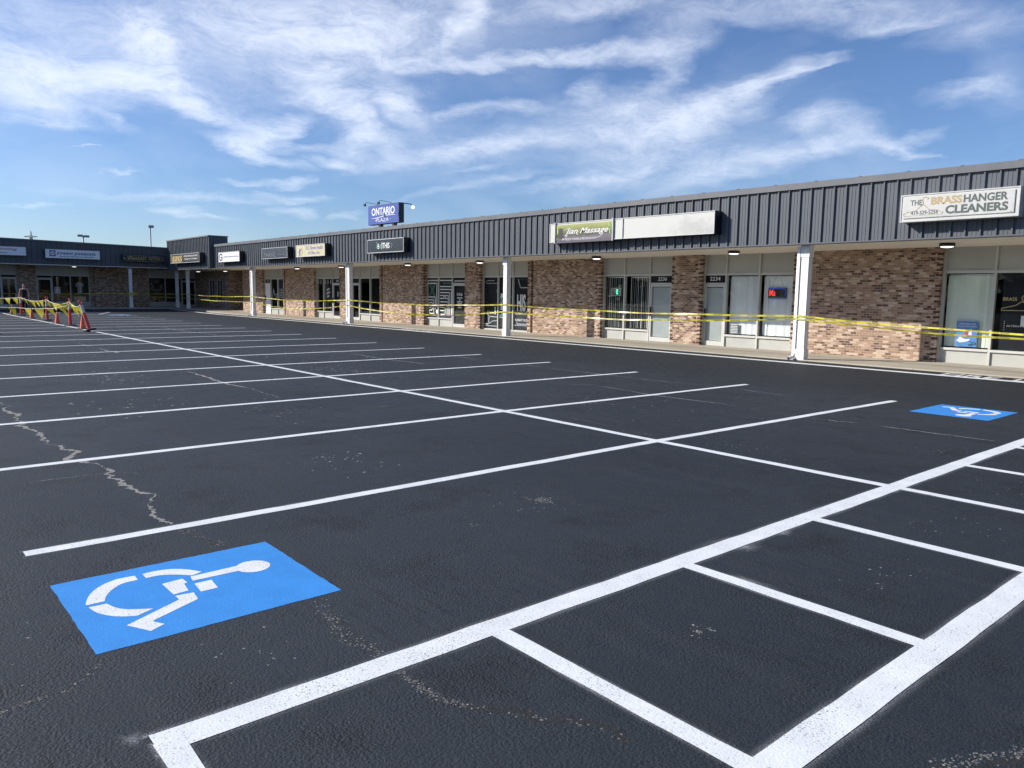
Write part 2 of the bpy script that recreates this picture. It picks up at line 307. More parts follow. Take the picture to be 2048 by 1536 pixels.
def tag(o, label=None, cat=None, group=None, kind=None):
    if label: o['label'] = label
    if cat: o['category'] = cat
    if group: o['group'] = group
    if kind: o['kind'] = kind
    return o
def thing(name, loc, label, cat, group=None, rotz=0):
    o = bpy.data.objects.new(name, None); col.objects.link(o); o.location = loc; o.rotation_euler = (0, 0, rotz); o.empty_display_size = .2
    WLOC[o.name] = tuple(loc) if not rotz else (0, 0, 0); return tag(o, label, cat, group)
def struct(name, mb, mats): return tag(mb.build(name, mats), kind='structure')
def copy_tree(o, parent=None):
    c_ = o.copy(); col.objects.link(c_); c_.parent = parent
    for ch in list(o.children): copy_tree(ch, c_)
    return c_
# text outlines from the built-in font, normalised to a unit box
TX = {}
def text2d(s_, bold=0.0, shear=0.0, res=3):
    k = (s_, bold, shear, res)
    if k not in TX:
        cv = bpy.data.curves.new('t', 'FONT'); cv.body = s_; cv.size = 1; cv.resolution_u = res; cv.offset = bold; cv.shear = shear; cv.fill_mode = 'FRONT'; cv.dimensions = '2D'
        ob = bpy.data.objects.new('t', cv); me = bpy.data.meshes.new_from_object(ob)
        vs = [(q.co.x, q.co.y) for q in me.vertices]; fs = [tuple(f.vertices) for f in me.polygons]
        bpy.data.objects.remove(ob); bpy.data.curves.remove(cv); bpy.data.meshes.remove(me)
        x0, x1 = min(q[0] for q in vs), max(q[0] for q in vs); y0, y1 = min(q[1] for q in vs), max(q[1] for q in vs)
        TX[k] = ([((q[0]-x0)/(x1-x0), (q[1]-y0)/(y1-y0)) for q in vs], fs)
    return TX[k]
def text(mb, s_, u0_, v0_, w, h, fr, d=.004, bold=0.0, shear=0.0, res=3, slope=0.0):
    vs, fs = text2d(s_, bold, shear, res)
    mb.add([fr(u0_+x*w, v0_+y*h+slope*x*w, d) for x, y in vs], fs)
def front(Y): return lambda u, v, d: (u, Y-d, v)          # wall facing -Y: u = X, v = Z
def side(X): return lambda u, v, d: (X+d, u, v)           # wall facing +X: u = Y, v = Z
def flat(u, v, d): return (u, v, gz(u)+d)                 # on the ground
def sstep(a, b, x):
    k = min(1, max(0, (x-a)/(b-a))); return k*k*(3-2*k)
def gz(x): return .09*sstep(-50, -61, x) if x < 0 else 0.0
def wz(x): return .03+.17*sstep(-49, -61, x)

# ------------------------------------------------------------------ ground
mb = MB(); xs = [-3000, -300, -90, -66]+[-61.5+i*.75 for i in range(18)]+[-40, -20, 0, 30, 300, 3000]; ys = [-3000, -300, -40, 0, 19.07, 40, 300, 3000]
vs = [(x, y, gz(x)) for x in xs for y in ys]; n = len(ys)
mb.add(vs, [(i*n+j, (i+1)*n+j, (i+1)*n+j+1, i*n+j+1) for i in range(len(xs)-1) for j in range(n-1)])
struct('parking_lot', mb, 'asphalt')
# pavement under the canopy (flush with the lot, a low step at the far wing)
mb = MB(); xs = [-64.4]+[-61.3+i*.8 for i in range(16)]+[-40, -20, 0, 16]
vs = []
for x in xs: vs += [(x, 19.07, gz(x)-.05), (x, 19.07, wz(x)-.012), (x, 19.085, wz(x)), (x, 25.5, wz(x)+.01)]
mb.add(vs, [(i*4+j, (i+1)*4+j, (i+1)*4+j+1, i*4+j+1) for i in range(len(xs)-1) for j in range(3)])
mb.add([(-61.3, y, z) for y in (-22, 19.07) for z in (0, .19)]+[(-61.32, y, .2) for y in (-22, 19.07)]+[(-64.4, y, .2) for y in (-22, 19.07)],
       [(0, 1, 3, 2), (1, 4, 5, 3), (4, 6, 7, 5)])
struct('pavement', mb, 'concrete')

def ribbon(mb, pts, w, d, seg=.25, jit=.004, wob=.006, zf=gz):
    pts = [Vector((q[0], q[1])) for q in pts]; P = []
    for a, b in zip(pts[:-1], pts[1:]):
        k = max(1, int((b-a).length/seg)); P += [a+(b-a)*i/k for i in range(k)]
    P.append(pts[-1]); k0 = len(mb.v); wv = 0
    for i, q in enumerate(P):
        dr = (P[min(i+1, len(P)-1)]-P[max(i-1, 0)]).normalized(); nr = Vector((-dr.y, dr.x)); wv = wv*.85+rnd.uniform(-wob, wob)*.5
        for sgn in (-1, 1):
            e = q+nr*(sgn*(w/2+rnd.uniform(-jit, jit))+wv); mb.v.append((e.x, e.y, zf(e.x)+d))
    for i in range(len(P)-1): mb.f.append((k0+2*i, k0+2*i+2, k0+2*i+3, k0+2*i+1)); mb.mi.append(0)
t = NT('overspray'); a_ = t.n('ShaderNodeAttribute', attribute_name='edge').outputs['Fac']; p = t.pos()
f_ = t.math('MULTIPLY', t.math('POWER', a_, 2.2), t.mr(t.noise(170, 2, .6, p), .42, .62, .05, .75)); f_ = t.math('MULTIPLY', f_, t.mr(t.noise(2.5, 3, .6, p), .35, .65, .15, 1.))
t.b.inputs['Base Color'].default_value = (.78, .79, .8, 1); t.b.inputs['Roughness'].default_value = .7
ms_ = t.n('ShaderNodeMixShader', {0: f_}); t.l(t.n('ShaderNodeBsdfTransparent').outputs[0], ms_.inputs[1]); t.l(t.b.outputs[0], ms_.inputs[2]); t.l(ms_.outputs[0], t.out.inputs[0])
def overspray(pts, w, reach, d):
    pts = [Vector(q) for q in pts]; vs, fs, at = [], [], []
    for a, b in zip(pts[:-1], pts[1:]):
        dr = (b-a).normalized(); nr = Vector((-dr.y, dr.x))
        for sg in (-1, 1):
            k = len(vs)
            for q in (a-dr*.02, b+dr*.02):
                for o_, v_ in ((w*.46, 1.), (w*.5+reach*.35, .6), (w*.5+reach, 0.)):
                    e = q+nr*sg*o_; vs.append((e.x, e.y, gz(e.x)+d)); at.append(v_)
            fs += [(k, k+3, k+4, k+1), (k+1, k+4, k+5, k+2)] if sg < 0 else [(k, k+1, k+4, k+3), (k+1, k+2, k+5, k+4)]
    me = bpy.data.meshes.new('paint_overspray'); me.from_pydata(vs, [], fs); me.materials.append(MATS['overspray'])
    at_ = me.attributes.new('edge', 'FLOAT', 'POINT'); at_.data.foreach_set('value', at); o = bpy.data.objects.new('paint_overspray', me); col.objects.link(o); tag(o, kind='structure')
def line(pts, w, d=.0015, name='parking_line', wob=.006):
    mb = MB(); ribbon(mb, pts, w, d, wob=wob)
    if min(abs(q[0]) for q in pts) < 12 and name == 'parking_line': overspray(pts, w, .045 if w > .12 else .03, .0006)
    return struct(name, mb, 'white_road_paint')
SP, X0, YE, YN, YS = 2.7432, -5.434, 12.99, .74, 7.0
for i in range(18): line([(X0-SP*i-.11, YN), (X0-SP*i-.115, YS), (X0-SP*i, YE)], .112, wob=.009)
line([(-60, YS), (-2.87, YS)], .115, .002)
line([(-2.87, YN+.012), (-2.87, 13.6)], .15, .0027); line([(-1.34, YN+.012), (-1.34, 13.6)], .15, .0027)
for y in (.80, 2.35, 3.88, 5.48, 7.0, 8.53, 10.06, 11.6, 13.1): line([(-2.87, y), (-1.34, y)], .105, .0034)
line([(1.4, YN), (1.4, YE)], .1); line([(1.4+SP, YN), (1.4+SP, YE)], .1); line([(-1.34, YS), (12, YS)], .1, .002)
line([(-55.4, 8.5), (-55.4, 12.99)], .1); line([(-52.2, 8.6), (-55.3, 10.2)], .1, .009); line([(-52.2, 11.6), (-55.3, 12.95)], .1, .009); line([(-52.2, 10.1), (-55.3, 11.6)], .1, .009)
line([(-60.4, 18.3), (14, 18.26)], .28, .003, 'fire_lane_line')
# soft smears of paint beside the bold line
def smear(x, y, a, b):
    vs = [(x, y, .0009)]; at = [1.0]
    for k in range(28):
        an = k*2*math.pi/28; rr = rnd.uniform(.6, 1.15); vs.append((x+a*rr*math.cos(an), y+b*rr*math.sin(an), .0009)); at.append(0.)
    me = bpy.data.meshes.new('paint_smear'); me.from_pydata(vs, [], [(0, k, k % 28+1) for k in range(1, 29)]); me.materials.append(MATS['overspray'])
    at_ = me.attributes.new('edge', 'FLOAT', 'POINT'); at_.data.foreach_set('value', at); o = bpy.data.objects.new('paint_smear', me); col.objects.link(o); tag(o, kind='structure')
for q in ((-2.96, 4.42, .09, .3), (-2.77, 4.5, .12, .22), (-2.78, 4.97, .09, .12), (-2.96, .70, .08, .07), (-2.4, 3.95, .3, .1)): smear(*q)

# accessible parking symbols
SYM = dict(torso=[(-4.507,1.417),(-4.514,1.69),(-4.426,1.68),(-4.432,1.406)], arm=[(-4.383,1.399),(-4.381,1.494),(-4.241,1.481),(-4.24,1.387)],
 hip=[(-4.49,1.254),(-4.502,1.37),(-4.426,1.373),(-4.415,1.352),(-4.299,1.339),(-4.291,1.256)],
 arc1=[(-4.72,1.212),(-4.727,1.284),(-4.702,1.368),(-4.637,1.441),(-4.546,1.495),(-4.52,1.431),(-4.591,1.362),(-4.636,1.285),(-4.639,1.21)],
 arc2=[(-4.72,1.17),(-4.723,1.072),(-4.668,.975),(-4.569,.901),(-4.449,.857),(-4.421,.857),(-4.423,.942),(-4.5,.969),(-4.578,1.02),(-4.634,1.084),(-4.641,1.167)],
 arc3=[(-4.387,.856),(-4.288,.874),(-4.204,.916),(-4.153,.964),(-4.117,1.024),(-4.162,1.115),(-4.229,1.014),(-4.293,.967),(-4.38,.943)],
 leg=[(-4.265,1.257),(-4.253,1.352),(-4.146,1.34),(-4.005,1.07),(-3.988,1.069),(-3.929,1.102),(-3.885,1.025),(-4.027,.951),(-4.199,1.257)])
SYM['head'] = [(-4.446+.104*math.cos(k*math.pi/12), 1.767+.1*math.sin(k*math.pi/12)) for k in range(24)]
def smooth_poly(P, nm):
    if not nm.startswith('arc'): return P
    n_ = {'arc1': 5, 'arc2': 6, 'arc3': 5}[nm]; a, b = P[:n_], P[n_:]       # outer and inner edge, each rounded off
    def cm(Q):
        out = []
        for i in range(len(Q)-1):
            q0, q1, q2, q3 = Q[max(i-1, 0)], Q[i], Q[i+1], Q[min(i+2, len(Q)-1)]
            for k in range(6):
                t_ = k/6; out.append(tuple(.5*(2*q1[j]+(q2[j]-q0[j])*t_+(2*q0[j]-5*q1[j]+4*q2[j]-q3[j])*t_*t_+(3*q1[j]-q0[j]-3*q2[j]+q3[j])*t_**3) for j in (0, 1)))
        return out+[Q[-1]]
    return cm(a)+cm(b)
def symbol(cx_, cy_, flip, label):
    o = thing('accessible_parking_symbol', (cx_, cy_, gz(cx_)), label, 'pavement marking', 'blue accessible parking symbols')
    s_ = -1 if flip else 1; mb = MB(); N = 24
    def fr(u, v, d): return (cx_+s_*(u+4.315), cy_+s_*(v-1.385), gz(cx_)+d)
    e = [(-4.85, .76), (-3.78, .76), (-3.78, 2.005), (-4.85, 2.015)]; out = []
    for a, b in zip(e, e[1:]+e[:1]):
        for k in range(N): out.append((a[0]+(b[0]-a[0])*k/N+rnd.uniform(-.003, .003), a[1]+(b[1]-a[1])*k/N+rnd.uniform(-.003, .003)))
    mb.poly(out, fr, .0013); mb.build('blue_square', 'blue_road_paint', o)
    mb = MB()
    for nm, P in SYM.items(): mb.poly(smooth_poly(P, nm), fr, .0022 if nm != 'head' else .0026)
    mb.build('wheelchair_figure', 'white_road_paint', o)
symbol(-4.315, 1.385, False, 'near blue square with white wheelchair figure beside the bold white line')
symbol(-4.245, 12.59, True, 'blue square with upside-down wheelchair figure at the stall end facing the cleaners')
symbol(-50.9, 12.4, True, 'small far blue wheelchair square by the tattoo parlour columns')
for (x, lab) in ((-6.75, 'white fire lane lettering painted in front of the dry cleaners'), (-29.3, 'white fire lane lettering painted in front of the maze window'), (-53.8, 'white fire lane lettering painted near the far corner columns')):
    mb = MB(); o = thing('fire_lane_lettering', (x, 18.4, gz(x)), lab, 'pavement marking', 'fire lane letterings')
    text(mb, 'FIRE', x, 18.40, 1.12, .47, flat, .006, .012); mb.build('painted_word', 'white_road_paint', o)
    mb = MB(); text(mb, 'LANE', x+1.42, 18.40, 1.2, .47, flat, .006, .012); mb.build('painted_word', 'white_road_paint', o)

# cracks in the asphalt: jagged strips of loose grey stone
CR = [([(-13.15,1.57),(-12.7,1.6),(-12.33,1.5),(-11.84,1.59),(-11.05,1.54),(-10.79,1.47),(-10.3,1.58),(-9.84,1.52),(-9.33,1.58),(-8.73,1.65),(-8.42,1.55),(-8.25,1.63),(-7.93,1.69),(-7.69,1.74),(-7.47,1.7),(-7.14,1.68),(-6.87,1.7),(-6.7,1.75),(-6.53,1.79),(-6.39,1.72),(-6.14,1.69),(-5.95,1.62),(-5.75,1.63),(-5.62,1.66)], .042, 0),
 ([(-5.45,1.68),(-5.21,1.71),(-4.94,1.75)], .05, 1), ([(-7.59,1.09),(-7.61,1.28),(-7.58,1.63),(-7.58,1.71)], .014, 0), ([(-7.57,1.73),(-7.48,1.85),(-7.34,1.91)], .014, 0),
 ([(-16.14,5.16),(-14.74,5.12),(-13.34,5.07),(-12.86,5.14),(-11.4,5.03)], .035, 0),
 ([(-3.73,1.85),(-3.39,1.76),(-3.19,1.74),(-3.04,1.76),(-2.97,1.76)], .05, 1), ([(-2.79,1.75),(-2.65,1.75),(-2.49,1.75),(-2.37,1.81),(-2.23,1.88),(-2.17,1.94),(-2.09,1.99),(-2.02,2.06),(-1.92,2.1),(-1.83,2.12),(-1.76,2.13)], .022, 2),
 ([(-3.2,.1),(-3.48,.35),(-3.5,.45),(-3.5,.58),(-3.59,.69),(-3.66,.74)], .012, 1), ([(-9.7,5.71),(-9.7,6.15),(-9.62,6.82),(-9.53,7.54)], .045, 2),
 ([(-10.25,9.98),(-9.76,10.43),(-9.04,10.31),(-8.28,10.22),(-7.57,10.27),(-6.88,10.27),(-5.73,10.17)], .022, 0), ([(-5.7,10.17),(-5.49,10.13),(-5.16,10.13),(-4.71,10.26)], .04, 0),
 ([(-4.6,10.28),(-4.22,10.23),(-3.79,10.27),(-3.49,10.33),(-3.11,10.31)], .02, 0), ([(-21.02,10.07),(-19.18,10.22),(-16.69,10.0),(-14.88,10.12)], .03, 0),
 ([(-18.38,11.98),(-16.54,12.05),(-14.7,11.92),(-13.3,11.96),(-11.19,11.95),(-9.72,11.97),(-8.93,12.1),(-7.82,12.23),(-6.86,12.07)], .022, 0),
 ([(-7.32,7.35),(-7.05,7.36),(-6.83,7.34),(-6.3,7.22),(-5.6,7.25)], .03, 2), ([(-.97,2.85),(-.89,3.03),(-.78,3.23)], .035, 2), ([(-9.49,10.41),(-9.49,10.96)], .015, 0),
 ([(-30,1.7),(-26,1.65),(-22,1.75),(-18,1.6)], .03, 0), ([(-36,10.1),(-31,10.0),(-27,10.2)], .03, 0), ([(-27,5.2),(-24,5.1),(-21.5,5.2)], .03, 0)]
jr = random.Random(3)
for pts, w, mk in CR:
    P = [Vector(q) for q in pts]; Q = []; far = abs(pts[0][0])+pts[0][1]
    seg = .022 if far < 16 else .07
    for a, b in zip(P[:-1], P[1:]):
        k = max(2, int((b-a).length/seg)); Q += [a+(b-a)*i/k for i in range(k)]
    Q.append(P[-1]); mbs = [MB(), MB()]; wv = 0
    for layer, (mbx, ww, d) in enumerate(((mbs[0], (.7 if mk == 1 else 1.2 if mk == 2 else 1.6)*w, .0004), (mbs[1], w, .0007))):
        wv = 0; env = 1; k0 = 0; prev = None
        for i, q in enumerate(Q):
            dr = (Q[min(i+1, len(Q)-1)]-Q[max(i-1, 0)]).normalized(); nr = Vector((-dr.y, dr.x))
            jr.seed(int(q.x*1e4)*7+int(q.y*1e4)); wv = wv*.86+jr.uniform(-1, 1)*min(w, .03)*.75; env = min(1.9, max(.12, env+jr.uniform(-.5, .5)))
            if i == len(Q)-1 or i == 0: env = .1
            a = q+nr*(ww*.5*env*rnd.uniform(.55, 1.2)+wv); b = q-nr*(ww*.5*env*rnd.uniform(.55, 1.2)-wv)
            cur = ((a.x, a.y, gz(a.x)+d), (b.x, b.y, gz(b.x)+d))
            if prev and not (layer == 1 and mk and rnd.random() < .35): mbx.face([prev[0], prev[1], cur[1], cur[0]])
            prev = cur
    if mbs[0].f: struct('asphalt_crack', mbs[0], 'crack_dark')
    if mk == 0:
        struct('asphalt_crack', mbs[1], 'crack_filler')
    mb = MB(); dens_ = 1.0                       # loose stones along the crack
    for i, q in enumerate(Q):
        dr = (Q[min(i+1, len(Q)-1)]-Q[max(i-1, 0)]).normalized(); nr = Vector((-dr.y, dr.x)); dens_ = min(1.8, max(.1, dens_+jr.uniform(-.3, .3)))
        for k in range(int((9 if mk == 2 else 5 if mk == 1 else 2)*dens_*jr.uniform(.3, 1.2)) if far < 16 else 0):
            c_ = q+nr*jr.gauss(0, w*(.55 if mk else .9))+dr*jr.uniform(-.02, .02); s_ = jr.uniform(.002, .0075)
            mb.poly([(c_.x+s_*jr.uniform(.5, 1.4)*math.cos(a_*1.257), c_.y+s_*jr.uniform(.5, 1.4)*math.sin(a_*1.257)) for a_ in range(5)], flat, .0010)
    if mb.f: struct('asphalt_crack', mb, 'crack_stone')
    if far >= 16 and mk: struct('asphalt_crack', mbs[1], 'crack_filler')
# worn patches of bare stone
mb = MB()
for (x, y, a, b, n) in ((-4.49,4.19,.10,.07,60),(-4.49,4.19,.16,.12,34),(-4.6,4.0,.5,.3,26),(-4.28,3.35,.05,.05,7),(-7.01,3.55,.10,.10,12),(-6.6,3.6,.8,.4,30),(-2.18,3.15,.07,.07,26),(-15.72,3.62,1.6,.6,70),(-10.2,4.5,1.2,.5,50),(-14.69,7.83,1.5,.6,60),(-5.28,9.21,.6,.7,60),(-3.26,9.22,.3,.5,40),(-2.1,7.8,.5,.5,36),(-4.7,7.6,.8,.3,50),(-1.9,4.7,.3,.3,22),(-12,3.0,1.2,.8,40),(-3.4,1.3,.3,.25,14),(-2.0,6.2,.4,.5,26),(-20,4,3,1.5,70),(-18,8.5,3,1,60),(-.9,4.6,.3,.6,16),(-8,8.8,1.5,1,50),(-24,2.5,3,1,50),(-4.2,.5,.5,.3,14)):
    for k in range(n):
        qx, qy = rnd.gauss(x, a*.5), rnd.gauss(y, b*.5); s_ = rnd.uniform(.002, .0085)*(1.2 if abs(x) < 5.5 else 2.6 if abs(x) < 12 else 4)
        mb.poly([(qx+s_*rnd.uniform(.5, 1.3)*math.cos(j*1.257), qy+s_*rnd.uniform(.5, 1.3)*math.sin(j*1.257)) for j in range(5)], flat, .0010)
tag(mb.build('bare_stone_specks', 'crack_filler'), kind='stuff', label='light stone specks worn through the black sealer', cat='gravel')

# ------------------------------------------------------------------ the long shop building
YF, YB, YS_, ZS, ZT = 18.83, 21.5, 21.7, 3.06, 4.45
plaza = thing('shopping_plaza', (-20, 21.5, 0), 'long single storey brick shop row with grey ribbed metal fascia and white columns', 'building')
def brick_panel(x0, x1, wide, Y=YB, zt=3.02, parent=plaza, grooves=True, quoin=True, fr_side=False):
    mb = MB(); zb = (wz((x0+x1)/2) if not fr_side else .2)-.02; dep = .32
    segs = [(x0, x1, 0)]
    if wide and grooves: segs = [(x0, x0+.19, 0), (x0+.19, x0+.34, .13), (x0+.34, x1, 0)]
    def bx(u0_, u1_, d0, d1, z0, z1):
        if fr_side: mb.box(Y-d1, Y-d0, u0_, u1_, z0, z1)
        else: mb.box(u0_, u1_, Y+d0, Y+d1, z0, z1)
    for a, b, d in segs: bx(a, b, d, dep, zb, zt)
    mb.cur = 1
    if quoin:
        z = zb+.075; k = 0
        while z < zt-.1:
            if rnd.random() < .85: bx(x1-.115, x1+.004, -.004, .1, z, z+.056)
            if rnd.random() < .5: bx(x1-.27, x1-.165, -.004, .1, z, z+.056)
            if rnd.random() < .6: bx(x0-.004, x0+.105, -.004, .1, z+.068, z+.124)
            z += .136; k += 1
    return mb.build('brick_wall', ['brick_side' if fr_side else 'brick', 'dark_brick'], parent)
ZH, ZI, ZD = 2.34, .43, 2.05       # window head, sill, door head
def storefront(bays, kinds, Y=YS_, parent=plaza, sd=False, zb=None, zh=ZH, zi=ZI, zt=3.02, doorcol='frame_paint', hinge=1, fullglass=False, glassmat='shop_glass'):
    """bays: list of boundaries; kinds: w window, d door, D solid pale door"""
    if zb is None: zb = wz((bays[0]+bays[-1])/2)
    fr = (lambda u0_, u1_, d0, d1, z0, z1, mb: mb.box(Y-d1, Y-d0, u0_, u1_, z0, z1)) if sd else (lambda u0_, u1_, d0, d1, z0, z1, mb: mb.box(u0_, u1_, Y+d0, Y+d1, z0, z1))
    a, b = bays[0], bays[-1]; fw = .055
    mb = MB()                                         # outer frame and head rail
    for i, x in enumerate(bays):
        x_ = min(max(x, a+fw/2), b-fw/2); fr(x_-fw/2, x_+fw/2, -.05, .07, zb, zt, mb)
    for i, k in enumerate(kinds):
        fr(bays[i]+fw*(.5 if i else 1), bays[i+1]-fw*(.5 if i < len(kinds)-1 else 1), -.04, .06, zh, zh+.07, mb)
    mb.build('shopfront_frame', 'frame_paint', parent)
    for i, k in enumerate(kinds):
        x0, x1 = bays[i]+fw*(.5 if i else 1), bays[i+1]-fw*(.5 if i < len(kinds)-1 else 1)
        m = MB(); fr(x0, x1, 0, .03, zh+.07, zt, m); m.build('transom_panel', 'panel_paint', parent)
        if k == 'w':
            z0 = zb+.06 if fullglass else zi
            if not fullglass:
                m = MB(); fr(x0, x1, 0, .03, zb, zi-.06, m); m.build('bulkhead_panel', 'panel_paint', parent)
            m = MB(); fr(x0, x1, -.055, .06, z0-.06, z0, m); wn_ = m.build('window_sill', 'frame_paint', parent)
            m = MB(); fr(x0, x1, .0, .008, z0, zh, m); m.build('window_pane', glassmat, wn_)
        else:
            m = MB(); t_ = .07
            fr(x0, x1, -.03, .05, ZD+zb-.03+.0, ZD+zb+.02, m)
            for q0, q1 in ((x0+.005, x0+t_), (x1-t_, x1-.005)): fr(q0, q1, -.035, .02, zb+.01, ZD+zb-.035, m)
            fr(x0+t_, x1-t_, -.035, .02, zb+.01, zb+.16, m); fr(x0+t_, x1-t_, -.035, .02, ZD+zb-.035-.08, ZD+zb-.035, m)
            if k == 'D': fr(x0+t_, x1-t_, -.02, .01, zb+.16, ZD+zb-.115, m)
            dr = m.build('door', 'frame_paint' if k == 'd' else 'white_trim', parent)
            if k == 'd':
                m = MB(); fr(x0+t_, x1-t_, -.006, .002, zb+.16, ZD+zb-.115, m); m.build('door_pane', glassmat, dr)
            m = MB(); hx = x0+.045 if hinge else x1-.085
            fr(hx, hx+.04, -.09, -.035, zb+.92, zb+1.22, m); m.build('door_handle', 'black_plastic', dr)
            m = MB(); fr(x0, x1, .0, .01, ZD+zb+.02, zh, m); m.build('transom_pane', 'black_film', parent)
for x0, x1, w_ in ((-12.16, -8.05, 1), (-16.66, -15.43, 0), (-24.07, -19.95, 1), (-28.4, -27.26, 0), (-35.9, -31.72, 1), (-40.3, -39.2, 0), (-47.9, -43.5, 1), (-54.65, -51.2, 0)):
    brick_panel(x0, x1, w_, quoin=x1 > -40)
brick_panel(-57.1, -54.65, 0, YB+1.5, quoin=False); brick_panel(-3.0, 1.0, 1); brick_panel(4.6, 14.0, 1, quoin=False)
# entry recess side walls and the corner wall with two slit windows
for a, b in ((-57.3, -57.1), (-54.65, -54.5)): mb = MB(); mb.box(a, b, YB+.32, YB+1.6, .1, 3.02); mb.build('recess_wall', 'brick_side', plaza)
mb = MB()
for a, b, z0, z1 in ((-64.4, -61.55, .1, 3.02), (-60.35, -59.85, .1, 3.02), (-58.75, -57.1, .1, 3.02), (-61.55, -60.35, .1, .55), (-59.85, -58.75, .1, .55), (-61.55, -60.35, 2.36, 3.02), (-59.85, -58.75, 2.36, 3.02)): mb.box(a, b, YB, YB+.3, z0, z1)
mb.build('brick_wall', 'brick', plaza)
for a, b in ((-61.55, -60.35), (-59.85, -58.75)):
    mb = MB(); mb.box(a+.002, a+.08, YB+.05, YB+.15, .552, 2.358); mb.box(b-.08, b-.002, YB+.05, YB+.15, .552, 2.358); mb.box(a+.082, b-.082, YB+.05, YB+.15, 2.28, 2.358); mb.box(a+.082, b-.082, YB+.05, YB+.15, .552, .63)
    mb.box((a+b)/2-.03, (a+b)/2+.03, YB+.05, YB+.15, .632, 2.278); f_ = mb.build('window_frame', 'frame_paint', plaza)
    mb = MB(); mb.box(a+.082, b-.082, YB+.1, YB+.11, .632, 2.278); mb.build('window_pane', 'tinted_glass', f_)
storefront([-15.47, -14.60, -13.40, -12.2], 'dww'); storefront([-20.0, -18.93, -17.75, -16.70], 'wwd')
storefront([-8.05, -6.84, -5.6, -4.45, -3.0], 'wwdw'); storefront([-27.3, -26.2, -25.2, -24.1], 'www', fullglass=True)
storefront([-31.8, -30.72, -29.59, -28.44], 'wwd', hinge=0); storefront([-39.2, -38.30, -37.16, -35.95], 'dww')
storefront([-43.5, -42.6, -41.45, -40.32], 'wwd'); storefront([-51.15, -50.25, -49.1, -47.95], 'Dww'); storefront([1.0, 2.2, 3.4, 4.6], 'wwd')
# canopy: fascia of ribbed metal, coping, soffit, roof
def ribbed(x0, x1, z0, z1, fr, pitch=.3048):
    mb = MB(); prof = []; x = x0
    while x < x1-1e-6:
        for dx, d in ((0, .046), (.028, .046), (.04, .0), (.115, 0), (.122, .007), (.142, .007), (.15, 0), (.2, 0), (.207, .007), (.227, .007), (.235, 0), (.292, 0)):
            if x+dx <= x1: prof.append((x+dx, d))
        x += pitch
    prof.append((x1, 0))
    vs = []
    for u, d in prof: vs += [fr(u, z0, d), fr(u, z1, d)]
    mb.add(vs, [(2*i, 2*i+2, 2*i+3, 2*i+1) for i in range(len(prof)-1)]); return mb
mb = ribbed(-52.65, 15, ZS+.0, ZT, front(YF)); mb.build('fascia', 'fascia_metal', plaza)
mb = MB(); mb.box(-52.65, 15, YF-.055, YF+.25, ZS-.035, ZS-.002); mb.build('fascia_trim', 'fascia_metal', plaza)
mb = MB(); mb.box(-52.65, 15.02, YF-.075, YF+.35, ZT-.02, ZT+.135)
for i in range(60): mb.box(-52+i*1.13, -51.94+i*1.13, YF-.08, YF+.3, ZT+.135, ZT+.15)
mb.build('coping', 'coping_metal', plaza)
mb = MB(); mb.box(-64.3, 15, YF+.01, YF+.12, ZS+.0, ZT-.03)
vs = [(-64.4, YF+.25, ZS-.03), (15, YF+.25, ZS-.03), (15, YB+2, 2.99), (-64.4, YB+2, 2.99)]
mb.build('fascia_back', 'roof_membrane', plaza)
mb = MB(); mb.face([(-64.4, YF-.05, ZS-.012), (-64.4, YB+1.9, 2.985), (15, YB+1.9, 2.985), (15, YF-.05, ZS-.012)]); mb.build('soffit', 'soffit_panel', plaza)
mb = MB(); mb.box(-64.2, 15, YF+.3, 36, ZT-.2, ZT-.05); mb.build('roof', 'roof_membrane', plaza)
mb = MB(); mb.box(-80, 15, 35.8, 36, 0, ZT+.1); mb.box(14.8, 15, 21.5, 35.8, 0, ZT); mb.build('back_wall', 'brick', plaza)
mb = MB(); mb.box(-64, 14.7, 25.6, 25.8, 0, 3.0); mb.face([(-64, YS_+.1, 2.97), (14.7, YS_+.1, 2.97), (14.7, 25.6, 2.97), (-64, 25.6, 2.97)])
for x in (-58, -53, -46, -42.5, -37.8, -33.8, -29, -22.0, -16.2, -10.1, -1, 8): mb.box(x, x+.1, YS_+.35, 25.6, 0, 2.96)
mb.build('interior_wall', 'interior_dark', plaza)
